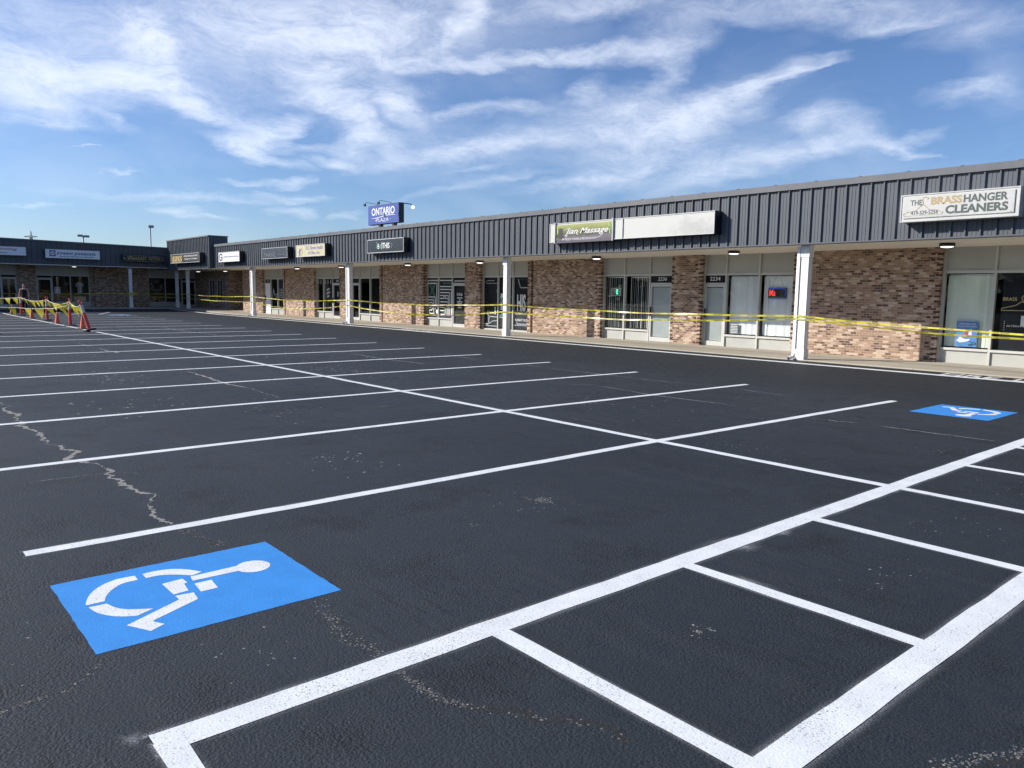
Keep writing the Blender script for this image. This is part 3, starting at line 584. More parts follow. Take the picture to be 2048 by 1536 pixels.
# raised parapet block near the corner
mb = ribbed(-61.5, -52.72, 3.03, 5.12, front(18.53)); mb.build('parapet_front', 'fascia_metal', plaza)
mb = ribbed(18.53, 18.83+.9, 3.03, 5.12, side(-52.68)); mb.build('parapet_side', 'fascia_metal', plaza)
mb = MB(); mb.box(-61.6, -52.62, 18.46, 19.8, 5.12, 5.2); mb.box(-61.55, -52.73, 18.56, 18.7, 3.02, 5.1); mb.box(-61.55, -61.4, 18.7, 19.8, 3.02, 5.1); mb.box(-61.4, -52.73, 19.6, 19.8, 3.1, 5.1); mb.build('parapet_cap', 'coping_metal', plaza)
mb = MB(); mb.box(-61.55, -52.68, 18.48, 18.6, 2.995, 3.028); mb.build('parapet_trim', 'fascia_metal', plaza)
def column(x, y, parent, spout=None, zb=0.0):
    mb = MB(); a = .1
    mb.box(x-a, x+a, y-a, y+a, zb, 3.04)
    mb.box(x-a-.022, x+a+.022, y-a-.022, y+a+.022, zb+.001, zb+.30); mb.box(x-a-.02, x+a+.02, y-a-.02, y+a+.02, 2.72, 3.045)
    c_ = mb.build('column', 'white_trim', parent)
    if spout:
        mb = MB(); sx_ = x-a-.07; mb.box(sx_-.045, sx_+.04, y-a-.03, y-a+.06, zb+.14, 2.98)
        mb.tube([(sx_, y-a+.01, zb+.2), (sx_-.01, y-a-.03, zb+.10), (sx_-.03, y-a-.2, zb+.055)], .045, 8)
        mb.build('downspout', 'white_trim', c_)
        mb = MB(); mb.tube([(sx_-.03, y-a-.201, zb+.055), (sx_-.031, y-a-.208, zb+.054)], .038, 8); mb.build('spout_mouth', 'black_plastic', c_)
for i in range(7):
    x = -10.5-12.191*i+24.382
    if x > -60: column(x, 19.2, plaza, i in (2, 4, 5), 0 if x > -50 else .07)

# ------------------------------------------------------------------ the wing across the far end
XW, XB = -61.5, -64.2
wing = thing('shop_wing', (-64.2, 8, 0), 'shaded dark blue shop wing across the far end of the lot', 'building')
fW = side(XW)
mb = ribbed(-22, 18.5, 3.16, 4.72, fW); k = 0
for i, v in enumerate(mb.v):
    if v[2] > 4: mb.v[i] = (v[0], v[1], 4.60+(18.5-v[1])*.015)
mb.build('fascia', 'fascia_metal', wing)
mb = MB(); mb.add([(x, y, 4.58+(18.5-y)*.015+dz) for y in (-22, 18.5) for x in (-61.95, -61.42) for dz in (0, .1)], [(0, 1, 3, 2), (4, 6, 7, 5), (0, 2, 6, 4), (1, 5, 7, 3), (2, 3, 7, 6), (0, 4, 5, 1)]); mb.build('coping', 'coping_metal', wing)
mb = MB(); mb.box(-61.7, -61.45, -22, 18.45, 3.12, 3.157); mb.build('fascia_trim', 'soffit_panel', wing)
mb = MB(); mb.face([(-66, -22, 3.14), (-61.5, -22, 3.155), (-61.5, 18.5, 3.155), (-66, 18.5, 3.14)][::-1]); mb.build('soffit', 'soffit_panel', wing)
mb = MB(); mb.box(-80, -61.9, -22, 36, 4.3, 4.45); mb.box(-61.9, -61.56, -22, 18.5, 3.17, 4.5); mb.build('roof', 'roof_membrane', wing)
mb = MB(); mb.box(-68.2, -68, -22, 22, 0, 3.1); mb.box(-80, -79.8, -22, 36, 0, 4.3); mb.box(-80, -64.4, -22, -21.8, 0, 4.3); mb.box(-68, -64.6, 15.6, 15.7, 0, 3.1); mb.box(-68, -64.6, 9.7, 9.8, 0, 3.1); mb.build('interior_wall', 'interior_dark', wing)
brick_panel(9.15, 10.32, 0, XB, 3.14, wing, fr_side=True, quoin=False); brick_panel(13.74, 17.84, 1, XB, 3.14, wing, fr_side=True, quoin=False)
brick_panel(2.0, 5.6, 1, XB, 3.14, wing, fr_side=True, quoin=False); brick_panel(-8, -4, 1, XB, 3.14, wing, fr_side=True, quoin=False)
storefront([5.6, 7.0, 8.18, 9.15], 'wwd', XB-.15, wing, True, .2, 2.42, .56, 3.14, hinge=0); storefront([10.32, 11.31, 12.48, 13.74], 'dww', XB-.15, wing, True, .2, 2.42, .56, 3.14)
storefront([17.84, 19.11, 20.33, 21.45], 'wwd', XB-.15, wing, True, .2, 2.42, .56, 3.1, hinge=0); storefront([-4, -2, 0, 2.0], 'wwd', XB-.15, wing, True, .2, 2.42, .56, 3.14)
column(-61.75, 15.9, wing, False, .1); column(-61.75, 19.2, wing, False, .1); column(-61.75, 3.5, wing, False, .1)

# ------------------------------------------------------------------ signs on the fascia
def sign_box(name, u0_, u1_, z0, z1, fr, label, face, rim, dep=.33, face_rim=.025, group='shop signs along the fascia', cat='shop sign', depth_mat='black_plastic'):
    c0 = fr((u0_+u1_)/2, z0, 0); o = thing(name, c0, label, cat, group)
    mb = MB(); P = [(u0_, z0), (u1_, z0), (u1_, z1), (u0_, z1)]
    mb.poly(P, fr, -dep, dep-.004); mb.build('cabinet', depth_mat, o)
    mb = MB(); w_ = face_rim
    for q in (((u0_, z0), (u1_, z0), (u1_, z0+w_), (u0_, z0+w_)), ((u0_, z1-w_), (u1_, z1-w_), (u1_, z1), (u0_, z1)), ((u0_, z0+w_), (u0_+w_, z0+w_), (u0_+w_, z1-w_), (u0_, z1-w_)), ((u1_-w_, z0+w_), (u1_, z0+w_), (u1_, z1-w_), (u1_-w_, z1-w_))): mb.poly(q, fr, -.003, .018)
    mb.build('sign_frame', rim, o)
    mb = MB(); mb.poly([(u0_+w_, z0+w_), (u1_-w_, z0+w_), (u1_-w_, z1-w_), (u0_+w_, z1-w_)], fr, -.002, .003); mb.build('sign_face', face, o)
    return o
def lettering(o, mat, items, fr, name='lettering', d=.006):
    mb = MB()
    for it in items:
        if it[0] == 'L': mb.stroke(it[1], it[2], fr, d)
        elif it[0] == 'P': mb.poly(it[1], fr, d)
        else: text(mb, it[0], *it[1:5], fr, d, *it[5:])
    return mb.build(name, mat, o)
def circ(x, y, rx, ry=None, n=20): return [(x+rx*math.cos(k*2*math.pi/n), y+(ry or rx)*math.sin(k*2*math.pi/n)) for k in range(n)]
F = front(18.5)
# dry cleaner
o = sign_box('shop_sign', -7.9, -5.51, 3.41, 4.02, F, 'white raised sign with brass coloured hanger emblem and grey lettering', 'sign_white', 'sign_metal', depth_mat='sign_metal')
mb = MB(); mb.poly([(-7.83, 3.49), (-5.60, 3.49), (-5.60, 3.96), (-7.83, 3.96)], F, .002, .022); mb.build('raised_panel', 'sign_white', o)
mb = MB(); mb.poly([(-5.66, 3.51), (-5.61, 3.49), (-5.61, 3.95), (-5.66, 3.93)], F, .026); mb.poly([(-7.82, 3.50), (-5.63, 3.50), (-5.66, 3.525), (-7.78, 3.525)], F, .026); mb.build('bevel', 'sign_metal', o)
lettering(o, 'letter_grey', [('THE', -7.68, 3.77, .25, .12, .02), ('HANGER', -6.575, 3.76, .85, .17, .032), ('CLEANERS', -6.93, 3.54, 1.22, .185, .04), ('419-529-5256', -7.66, 3.56, .58, .088, .015)], F, 'lettering', .027)
lettering(o, 'letter_brass', [('BRASS', -7.24, 3.76, .635, .17, .035), ('L', [(-7.41,3.775),(-7.40,3.83),(-7.425,3.875),(-7.40,3.93),(-7.345,3.94),(-7.30,3.905),(-7.32,3.885)], .016), ('L', [(-7.80,3.54),(-7.82,3.585),(-7.72,3.63),(-7.55,3.655),(-7.45,3.75),(-7.41,3.775),(-7.36,3.75),(-7.27,3.665),(-7.08,3.63),(-6.98,3.585),(-7.0,3.54)], .014), ('L', [(-7.80,3.54),(-7.0,3.545)], .008)], F, 'hanger_emblem', .027)
# massage parlour: long white cabinet in two halves with a printed banner
o = sign_box('shop_sign', -19.62, -12.93, 3.40, 4.04, F, 'long white sign cabinet with green printed banner and blank right half', 'faded_face', 'sign_metal')
mb = MB(); mb.box(-16.34, -16.29, 18.47, 18.505, 3.40, 4.04); mb.build('divider', 'sign_metal', o)
mb = MB(); mb.poly([(-19.28, 3.37), (-16.72, 3.37), (-16.72, 3.97), (-19.28, 3.97)], F, .02, .004); b_ = mb.build('banner', 'banner_print', o)
mb = MB(); mb.box(-19.33, -19.29, 18.44, 18.48, 3.36, 4.07); mb.box(-16.71, -16.67, 18.44, 18.48, 3.36, 4.07); mb.build('banner_clip', 'sign_metal', o)
FB = front(18.476)
lettering(o, 'letter_white', [('Jian Massage', -18.86, 3.60, 1.98, .235, .008, .45), ('BODY WORKS & REFLEXOLOGY', -18.80, 3.455, 1.40, .065, .006), ('L', [(-18.72, 3.62), (-18.84, 3.50), (-18.98, 3.47), (-18.92, 3.53)], .016), ('L', [(-17.12, 3.60), (-17.3, 3.50), (-17.40, 3.50)], .014), ('L', [(-18.84, 3.80), (-18.6, 3.86)], .012), ('L', [(-18.22, 3.62), (-18.3, 3.64), (-18.22, 3.72)], .014)], FB)
lettering(o, 'letter_black', [('P', circ(-19.06, 3.83, .11, .03)), ('P', circ(-19.06, 3.76, .12, .04)), ('P', circ(-19.06, 3.67, .13, .045)), ('P', circ(-19.04, 3.57, .15, .05))], FB, 'stone_stack')
lettering(o, 'grass_green', [('L', [(-19.22, 3.55), (-19.2, 3.93)], .03), ('L', [(-16.82, 3.6), (-16.86, 3.92)], .03), ('L', [(-16.83, 3.75), (-16.76, 3.9)], .02), ('L', [(-19.24, 3.5), (-19.17, 3.8)], .02), ('L', [(-16.9, 3.88), (-16.8, 3.72)], .02)], FB, 'bamboo')
# escape room
o = sign_box('shop_sign', -31.94, -28.83, 3.39, 4.01, F, 'black sign with white letters and green brackets in a grey frame', 'sign_black', 'letter_silver', .36, .035)
lettering(o, 'letter_white', [('E', -31.02, 3.58, .13, .22, .03), ('ITHIS', -30.66, 3.58, .66, .25, .02)], F)
lettering(o, 'pale_green', [('L', [(-31.05, 3.77), (-31.15, 3.68), (-31.05, 3.6)], .018), ('L', [(-29.88, 3.80), (-29.76, 3.70), (-29.88, 3.60)], .018), ('L', [(-30.9, 3.58), (-30.62, 3.87)], .035), ('L', [(-31.12, 3.87), (-30.66, 3.55)], .03)], F, 'emblem')
# home health
o = sign_box('shop_sign', -39.48, -36.15, 3.41, 4.04, F, 'pale yellow home health sign with purple figure emblem', 'sign_cream', 'sign_metal', .36)
lettering(o, 'letter_purple', [('TLC Home Health', -38.35, 3.76, 1.95, .19, .004), ('of Ohio, Inc.', -38.05, 3.50, 1.35, .18, .004)], F)
lettering(o, 'letter_purple', [('P', circ(-39.02, 3.80, .055)), ('L', [(-39.02, 3.75), (-39.02, 3.62), (-39.12, 3.47)], .07), ('L', [(-39.02, 3.62), (-38.95, 3.47)], .05), ('L', [(-39.2, 3.66), (-39.02, 3.70), (-38.86, 3.78)], .045)], F, 'figure_emblem')
lettering(o, 'letter_orange', [('P', circ(-38.86, 3.86, .05)), ('L', [(-38.78, 3.82), (-38.74, 3.62), (-38.82, 3.50)], .05)], F, 'heart_emblem')
# unlit black sign
o = sign_box('shop_sign', -43.98, -40.55, 3.41, 4.02, F, 'faded black sign with barely readable grey lettering in a thin frame', 'sign_black_faded', 'letter_silver', .36, .03)
lettering(o, 'letter_dim', [('THRIVE', -43.72, 3.50, 1.6, .24, .01), ('L', [(-41.9, 3.60), (-40.75, 3.60)], .02)], F)
# insurance
o = sign_box('shop_sign', -50.95, -47.4, 3.37, 4.0, F, 'white sign with grey round G emblem and small dark lettering', 'letter_white', 'sign_white', .36)
lettering(o, 'letter_grey', [('L', circ(-50.52, 3.68, .26, .2, 24)[2:]+[(-50.5, 3.66)], .075), ('L', [(-50.52, 3.68), (-50.3, 3.68)], .06)], F, 'round_emblem')
lettering(o, 'letter_dim', [('Geometric Insurance', -50.1, 3.65, 1.75, .11, .004)], F); lettering(o, 'letter_purple', [('Solutions', -48.28, 3.65, .75, .10, .0)], F, 'second_word')
# parapet sign
FT = front(18.15)
o = sign_box('shop_sign', -59.6, -53.5, 3.44, 4.08, FT, 'black sign with ornate gold name on the raised parapet', 'letter_black', 'letter_silver', .34, .03)
lettering(o, 'letter_gold', [('LEGENDS', -59.25, 3.58, 2.1, .36, .03), ('L', [(-59.35, 4.0), (-59.3, 3.52), (-57.2, 3.52), (-57.05, 3.8), (-57.25, 4.02)], .045)], FT)
lettering(o, 'letter_white', [('COOKIES, FURNITURE, AND MORE', -56.7, 3.82, 2.85, .13, .01), ('Vintage and Collectibles', -56.6, 3.62, 2.7, .13, .01)], FT, 'tagline')
FW = side(-61.15)
o = sign_box('shop_sign', 15.3, 18.16, 3.52, 4.05, FW, 'black tattoo parlour sign with gold lettering and pale scrolls', 'letter_black', 'letter_black', .33)
lettering(o, 'letter_gold', [('SPEAKEASY', 15.62, 3.66, 1.30, .25, .006), ('TATTOO', 17.05, 3.66, .82, .23, .006)], FW)
lettering(o, 'letter_silver', [('L', [(15.32, 3.98), (15.6, 4.0), (17.8, 3.96), (18.1, 3.92)], .018), ('L', [(15.32, 3.7), (15.5, 3.72), (15.36, 3.86)], .03), ('L', [(18.12, 3.68), (17.95, 3.72), (18.1, 3.84)], .03), ('L', [(15.5, 3.57), (17.95, 3.57)], .01)], FW, 'scroll')
o = sign_box('shop_sign', 10.44, 13.82, 3.59, 4.2, FW, 'white apparel sign with bold navy name and square blue emblem', 'board_white', 'sign_white', .3)
lettering(o, 'letter_navy', [("JOHNNY JOHNSON'S", 11.12, 3.80, 2.42, .22, .03), ('P', [(10.70, 3.72), (11.06, 3.72), (11.06, 4.12), (10.70, 4.12)])], FW)
lettering(o, 'letter_black', [('Business and Sports Apparel', 11.3, 3.665, 2.1, .12, .004, .3)], FW, 'tagline')
lettering(o, 'letter_white', [('P', circ(10.88, 3.92, .14, .15))], FW, 'emblem_disc', .009); lettering(o, 'letter_red', [('JFB', 10.78, 3.85, .2, .13, .01)], FW, 'emblem_letters', .012)
o = sign_box('shop_sign', 5.9, 9.33, 3.68, 4.26, FW, 'white screenprinting sign with red script cut by the left edge', 'board_white', 'sign_white', .3)
lettering(o, 'letter_red', [('Screenprinting', 6.2, 3.98, 2.65, .2, .008, .35), ('& Spirit Wear', 6.35, 3.76, 1.95, .15, .008, .35)], FW)

# ------------------------------------------------------------------ canopy lights
def canopy_light():
    o = thing('canopy_light', (0, 0, 0), 'x', 'ceiling light', 'round lights under the canopy')
    mb = MB(); mb.lathe([(0, .115), (.165, .115), (.175, .105), (.175, .045), (.16, .035), (.15, .045)], 20); mb.build('housing', 'black_plastic', o, True)
    mb = MB(); mb.lathe([(.155, .046), (.135, .022), (.08, .008), (0, .005)][::-1], 20); mb.build('lens', 'lamp_glow', o, True); return o
src = canopy_light()
LL = [(-7.51, 20.3, 'in front of the dry cleaners window'), (-13.46, 20.3, 'above door 2234 and its curtained window'), (-19.27, 20.5, 'above the window with the OPEN sign'), (-26.16, 20.6, 'above the black full height escape room window'),
      (-31.76, 20.6, 'above the brick panel left of the maze window'), (-38.39, 20.6, 'left of the column beneath the health sign'), (-43.84, 20.6, 'under the pale yellow home health sign'), (-56.03, 20.8, 'above the dark brick entry recess'), (-60.5, 20.4, 'nearest the inner corner columns')]
for i, (x, y, w_) in enumerate(LL):
    o = src if i == 0 else copy_tree(src); o.location = (x, y, 3.06-(y-18.83)*.028-.112); o['label'] = 'round canopy light with black rim '+w_
o = copy_tree(src); o.location = (-62.4, 12.4, 3.04); o['label'] = 'round canopy light with black rim under the navy apparel sign'

# ------------------------------------------------------------------ what hangs and stands in the windows
G_ = front(YS_+.03)      # just behind the glass
def film(bx0, bx1, z0, z1, name, fr, mat='black_film', parent=plaza, d=-.012):
    mb = MB(); mb.poly([(bx0, z0), (bx1, z0), (bx1, z1), (bx0, z1)], fr, d, .004); return mb.build(name, mat, parent)
# maze window
f_ = film(-31.74, -30.76, .43, 2.33, 'window_film', G_); f2 = film(-30.69, -29.63, .43, 2.33, 'window_film', G_)
film(-29.49, -28.54, .2, 1.95, 'door_film', G_)
def maze(par, items, mat='letter_white', nm='maze_print'): return lettering(par, mat, items, front(YS_-.004), nm, 0)
L_ = lambda *p_, w=.05: ('L', list(p_), w)
maze(f_, [L_((-31.65,.55),(-31.65,2.22),(-30.78,2.22)), L_((-31.6,2.08),(-30.9,2.08),(-30.9,.95),(-30.78,.95)), L_((-31.65,1.42),(-31.02,1.42),(-31.02,.85)), L_((-31.65,1.28),(-31.15,1.28),(-31.15,.62)), L_((-31.55,1.15),(-31.27,1.15),(-31.27,.78),(-31.53,.78),(-31.53,.62),(-31.1,.62)), L_((-31.53,1.15),(-31.53,1.02),(-31.38,1.02),(-31.38,.9),(-31.53,.9))])
maze(f_, [('P', circ(-30.88, .72, .09, .11, 10))], nm='rabbit_print')
maze(f_, [L_((-31.5,2.0),(-31.05,1.5), w=.06), L_((-31.05,2.0),(-31.5,1.5), w=.06)], 'letter_green', 'cross_print')
maze(f2, [L_((-30.68,2.22),(-29.68,2.22)), L_((-30.6,1.93),(-29.68,1.93)), L_((-30.6,1.79),(-29.72,1.79)), L_((-30.6,1.64),(-29.83,1.64),(-29.83,.62)), L_((-30.6,1.5),(-29.95,1.5),(-29.95,.55)), L_((-30.6,1.36),(-30.3,1.36),(-30.3,1.5)), L_((-30.2,1.5),(-30.2,1.36),(-30.02,1.36)), L_((-30.6,1.2),(-30.02,1.2)), L_((-30.6,1.06),(-30.05,1.06),(-30.05,.55)), L_((-30.6,.93),(-30.2,.93),(-30.2,.6),(-30.55,.6)), L_((-30.6,.78),(-30.3,.78)), L_((-29.70,1.79),(-29.70,.6))])
maze(f2, [('Escape The Clock', -30.4, 2.02, .66, .11, .004)], 'pale_green', 'script_print')
mb = MB(); dd = front(YS_-.012)
text(mb, '106', -29.24, 1.50, .42, .14, dd, 0, .02)
for k, (w_, z) in enumerate(((.40, 1.38), (.12, 1.29), (.40, 1.2), (.32, 1.11), (.22, 1.02), (.3, .93))): mb.poly([(-29.03-w_/2, z), (-29.03+w_/2, z), (-29.03+w_/2, z+.045), (-29.03-w_/2, z+.045)], dd, 0)
mb.build('door_print', 'letter_white', plaza)
# black full height window
for a, b in ((-27.24, -26.23), (-26.17, -25.23), (-25.17, -24.16)): f_ = film(a, b, .1, 2.33, 'window_film', G_)
lettering(f_, 'letter_white', [('E', -26.05, .92, .22, .72, .05), ('HIS', -24.95, .90, .55, .72, .03), ('L', [(-26.42, .75), (-26.42, 1.02)], .07), ('REAL ESCAPE ROOM', -25.05, .76, .7, .06, .006), ('A NIGHT OUT', -25.08, .48, .8, .10, .01)], front(YS_-.006), 'name_print', .0)
lettering(f_, 'letter_green', [('L', [(-26.35, 1.22), (-26.5, 1.02), (-26.35, .82)], .035), ('L', [(-24.38, 1.3), (-24.2, 1.08), (-24.38, .82)], .035), ('L', [(-26.3, 1.75), (-25.45, .6)], .10), ('L', [(-26.05, .62), (-25.35, 1.5)], .06), ('L', [(-26.28, 1.82), (-26.22, 1.5)], .06)], front(YS_-.006), 'cross_print', .001)
lettering(f_, 'letter_silver', [('L', [(-27.1, 2.18), (-27.05, 2.08), (-26.25, 2.08)], .025), ('L', [(-27.0, 2.2), (-26.5, 2.2)], .03), ('L', [(-24.9, 2.25), (-24.75, 1.9), (-24.2, 1.9), (-24.2, 2.1)], .04), ('L', [(-27.0, .78), (-26.85, .62), (-25.9, .60)], .035), ('L', [(-26.85, .62), (-26.87, .28), (-27.2, .28)], .05), ('L', [(-26.85, .3), (-26.6, .42), (-26.3, .45)], .03), ('L', [(-24.95, .5), (-24.95, .36), (-24.3, .36), (-24.3, .5)], .035), ('L', [(-26.2, .7), (-25.85, .7), (-25.9, .58)], .02), ('L', [(-27.15, .2), (-26.3, .2)], .03), ('L', [(-25.1, .3), (-24.2, .3)], .03)], front(YS_-.006), 'line_drawing', .0)
# dark office windows and the shop beside it
film(-38.24, -37.2, .44, 2.33, 'window_film', G_, 'tinted_glass'); film(-37.1, -36.02, .44, 2.33, 'window_film', G_, 'tinted_glass')
dd = front(YS_-.012)
def decal(pts, nm='window_print', m='letter_silver'): mb = MB(); mb.poly(pts, dd, 0); mb.build(nm, m, plaza)
for z, w_, h_ in ((1.62, .34, .13), (1.42, .44, .13), (1.22, .34, .13)): decal([(-42.05-w_/2, z), (-42.05+w_/2, z+.07), (-42.05+w_/2, z+h_+.07), (-42.05-w_/2, z+h_)])
for x in (-43.3, -43.0, -42.4, -42.1, -41.75): decal([(x, 2.05), (x+.09, 2.05), (x+.09, 2.27), (x, 2.27)], 'hanging_tag')
decal(circ(-40.85, 1.45, .07, .17)); decal([(-41.0, .98), (-40.7, .98), (-40.7, 1.06), (-41.0, 1.06)])
for s_, x, z, sh, y in (('2236', -17.38, 2.185, .2, .012), ('2234', -15.2, 2.185, 0, .012), ('208', -41.0, 2.17, 0, .012), ('214', -50.8, 2.2, 0, .012)):
    mb = MB(); text(mb, s_, x-.04, z-.015, .40 if len(s_) > 3 else .28, .125, front(YS_-y), 0, .01, sh); mb.build('house_number', 'letter_white', plaza)
decal([(-29.45, 2.17), (-28.5, 2.17), (-28.5, 2.21), (-29.45, 2.21)], 'maze_print', 'letter_white')
mb = MB(); text(mb, 'A', -49.95, 1.35, .3, .3, dd, 0, .02); mb.build('window_print', 'letter_silver', plaza)
mb = MB(); mb.stroke([(-50.0, 1.15), (-49.8, 1.75), (-49.6, 1.2), (-49.35, 1.1), (-49.3, 1.35), (-49.6, 1.35)], .05, dd); 
mb.build('window_print', 'letter_silver', plaza); mb = MB()
for k in range(6): mb.stroke([(-48.85, 1.7-k*.11), (-48.25, 1.7-k*.11)], .045, dd)
mb.build('window_print', 'letter_silver', plaza)
def blinds(x0, x1, z0, z1, Y, mat, label, pitch, turn, gap=0.0, wid=.085):
    o = thing('vertical_blinds', ((x0+x1)/2, Y, z0), label, 'window blind', 'blinds in the shop windows'); mb = MB(); x = x0
    while x < x1:
        a = turn+rnd.uniform(-.22, .22); dx, dy = wid/2*math.cos(a), wid/2*math.sin(a); yy = Y+rnd.uniform(-.01, .01)
        if rnd.random() > gap: mb.add([(x-dx, yy-dy, z0), (x+dx, yy+dy, z0), (x+dx, yy+dy, z1), (x-dx, yy-dy, z1), (x-dx+.003, yy-dy+.003, z0), (x+dx+.003, yy+dy+.003, z0), (x+dx+.003, yy+dy+.003, z1), (x-dx+.003, yy-dy+.003, z1)], [(0, 1, 2, 3), (5, 4, 7, 6), (1, 5, 6, 2), (4, 0, 3, 7)])
        x += pitch
    mb.build('slats', mat, o); mb = MB(); mb.box(x0, x1, Y-.02, Y+.02, z1, z1+.04); mb.build('headrail', 'sign_metal', o)
blinds(-14.48, -13.5, .46, 2.28, YS_+.12, 'blind_white', 'closed pale vertical blinds in the window beside door 2234', .074, .12)
blinds(-13.26, -12.3, .46, 2.28, YS_+.12, 'blind_white', 'closed pale vertical blinds behind the red Ma sign', .074, .1)
blinds(-19.9, -19.02, .46, 2.28, YS_+.14, 'blind_white', 'half open vertical blinds behind the OPEN sign', .10, -1.05)
blinds(-18.75, -17.82, .46, 2.28, YS_+.14, 'blind_white', 'half open vertical blinds between the OPEN sign and door 2236', .085, -.8)
blinds(-7.93, -6.9, .46, 2.28, YS_+.14, 'blind_green', 'closed greenish vertical blinds behind the alteration poster', .074, .1)
def door_screen(x0, x1, label):
    o = thing('door_blind', ((x0+x1)/2, YS_+.03, .2), label, 'door blind', 'blinds in the shop doors'); mb = MB(); z = .2
    while z < 1.93:
        mb.add([(x0, YS_+.035, z), (x1, YS_+.035, z), (x1, YS_+.022, z+.03), (x0, YS_+.022, z+.03)], [(0, 1, 2, 3)]); z += .03
    mb.build('slats', 'screen_grey', o)
door_screen(-15.37, -14.7, 'grey slatted blind filling the glass door numbered 2234'); door_screen(-17.65, -16.8, 'grey slatted blind filling the glass door numbered 2236')
# OPEN neon
o = thing('neon_sign', (-19.4, YS_+.05, 1.62), 'OPEN neon sign in the window with one green letter lit', 'neon sign'); g = front(YS_+.04)
mb = MB(); mb.stroke([(-19.64, 1.64), (-19.16, 1.64), (-19.16, 1.9), (-19.64, 1.9)], .02, g, 0, .012, True); mb.build('border', 'letter_white', o)
mb = MB(); text(mb, 'O', -19.60, 1.68, .11, .18, g, .006); text(mb, 'P', -19.47, 1.68, .09, .18, g, .006); text(mb, 'N', -19.28, 1.68, .09, .18, g, .006); mb.build('unlit_letters', 'letter_white', o)
mb = MB(); text(mb, 'E', -19.375, 1.68, .085, .18, g, .008, .03); mb.build('lit_letter', 'neon_green', o)
# LED sign
o = thing('led_sign', (-12.85, YS_+.06, 1.6), 'small black LED sign with red letters Ma and blue dots', 'LED sign'); g = front(YS_+.045)
mb = MB(); mb.box(-13.12, -12.52, YS_+.05, YS_+.085, 1.62, 1.95); mb.build('panel', 'letter_black', o)
mb = MB(); text(mb, 'Ma', -13.07, 1.70, .2, .19, g, 0, .008); mb.build('red_letters', 'led_red', o)
mb = MB()
for k in range(10):
    for z in (1.645, 1.925): mb.poly(circ(-13.06+k*.056, z, .010, n=6), g, 0)
for z in (1.72, 1.79, 1.86): mb.poly(circ(-12.54, z, .010, n=6), g, 0)
mb.build('blue_dots', 'led_blue', o)
mb = MB(); mb.tube([(-13.0, YS_+.07, 1.95), (-12.88, YS_+.07, 2.3)], .003, 4); mb.tube([(-12.62, YS_+.07, 1.95), (-12.74, YS_+.07, 2.3)], .003, 4); mb.build('hanging_wire', 'black_plastic', o)
# small hours card
o = thing('hours_card', (-14.3, YS_+.05, .45), 'small dark printed card standing in the window beside door 2234', 'card'); mb = MB(); mb.box(-14.42, -14.12, YS_+.04, YS_+.045, .47, .80); mb.build('card', 'letter_dim', o)
mb = MB()
for z in (.76, .70, .65, .60, .55, .50): mb.stroke([(-14.39, z), (-14.15, z)], .018, front(YS_+.036))
mb.build('print', 'letter_white', o)
# poster
o = thing('poster', (-7.38, YS_+.05, .5), 'blue alteration and repairs poster in the cleaners window', 'poster'); g = front(YS_+.036)
mb = MB(); mb.box(-7.66, -7.16, YS_+.04, YS_+.055, .47, 1.12); mb.build('board', 'poster_blue', o)
mb = MB(); text(mb, 'Alteration and', -7.60, 1.03, .38, .055, g, 0, .012); text(mb, 'Repairs Available', -7.63, .96, .45, .055, g, 0, .012); mb.poly([(-7.64, .62), (-7.56, .72), (-7.42, .66), (-7.32, .68), (-7.34, .62), (-7.55, .57)], g, .0); mb.build('print', 'letter_white', o)
mb = MB(); mb.poly([(-7.45, .72), (-7.38, .72), (-7.38, .88), (-7.45, .88)], g, 0); mb.poly([(-7.52, .70), (-7.47, .70), (-7.49, .82)], g, .001); mb.build('red_spools', 'spool_red', o)
mb = MB(); mb.poly([(-7.36, .74), (-7.29, .74), (-7.29, .92), (-7.36, .92)], g, 0); mb.build('white_spool', 'paper', o)
mb = MB(); mb.stroke(circ(-7.30, .52, .04, .022, 10), .014, g, .001, 0, True); mb.stroke(circ(-7.22, .56, .045, .022, 10), .014, g, .001, 0, True); mb.stroke([(-7.26, .58), (-7.36, .62)], .014, g, .001); mb.build('scissors', 'letter_black', o)
# cleaners second window
f_ = film(-6.66, -5.65, .44, 2.33, 'window_film', G_, 'black_film', plaza, .01)
lettering(f_, 'letter_gold', [('BRASS', -6.64, 1.66, .30, .085, .015), ('L', [(-6.20, 1.62), (-6.215, 1.68), (-6.24, 1.74), (-6.2, 1.79), (-6.15, 1.77)], .018), ('L', [(-6.66, 1.43), (-6.66, 1.47), (-6.35, 1.55), (-6.24, 1.64), (-6.17, 1.64), (-6.06, 1.55), (-5.75, 1.47), (-5.75, 1.43), (-6.66, 1.42)], .018), ('HANGER', -6.05, 1.66, .38, .085, .015)], G_, 'hanger_print', .016)
lettering(f_, 'letter_white', [('ALTERATIONS', -6.52, 1.02, .52, .045, .012)]+[('P', circ(-6.57, 1.15-.052*k, .012, n=6)) for k in range(5)], G_, 'list_print', .016)
lettering(f_, 'paper', [('P', [(-6.22, 1.04), (-5.95, 1.04), (-5.95, 1.3), (-6.22, 1.3)])], G_, 'notice', .018)
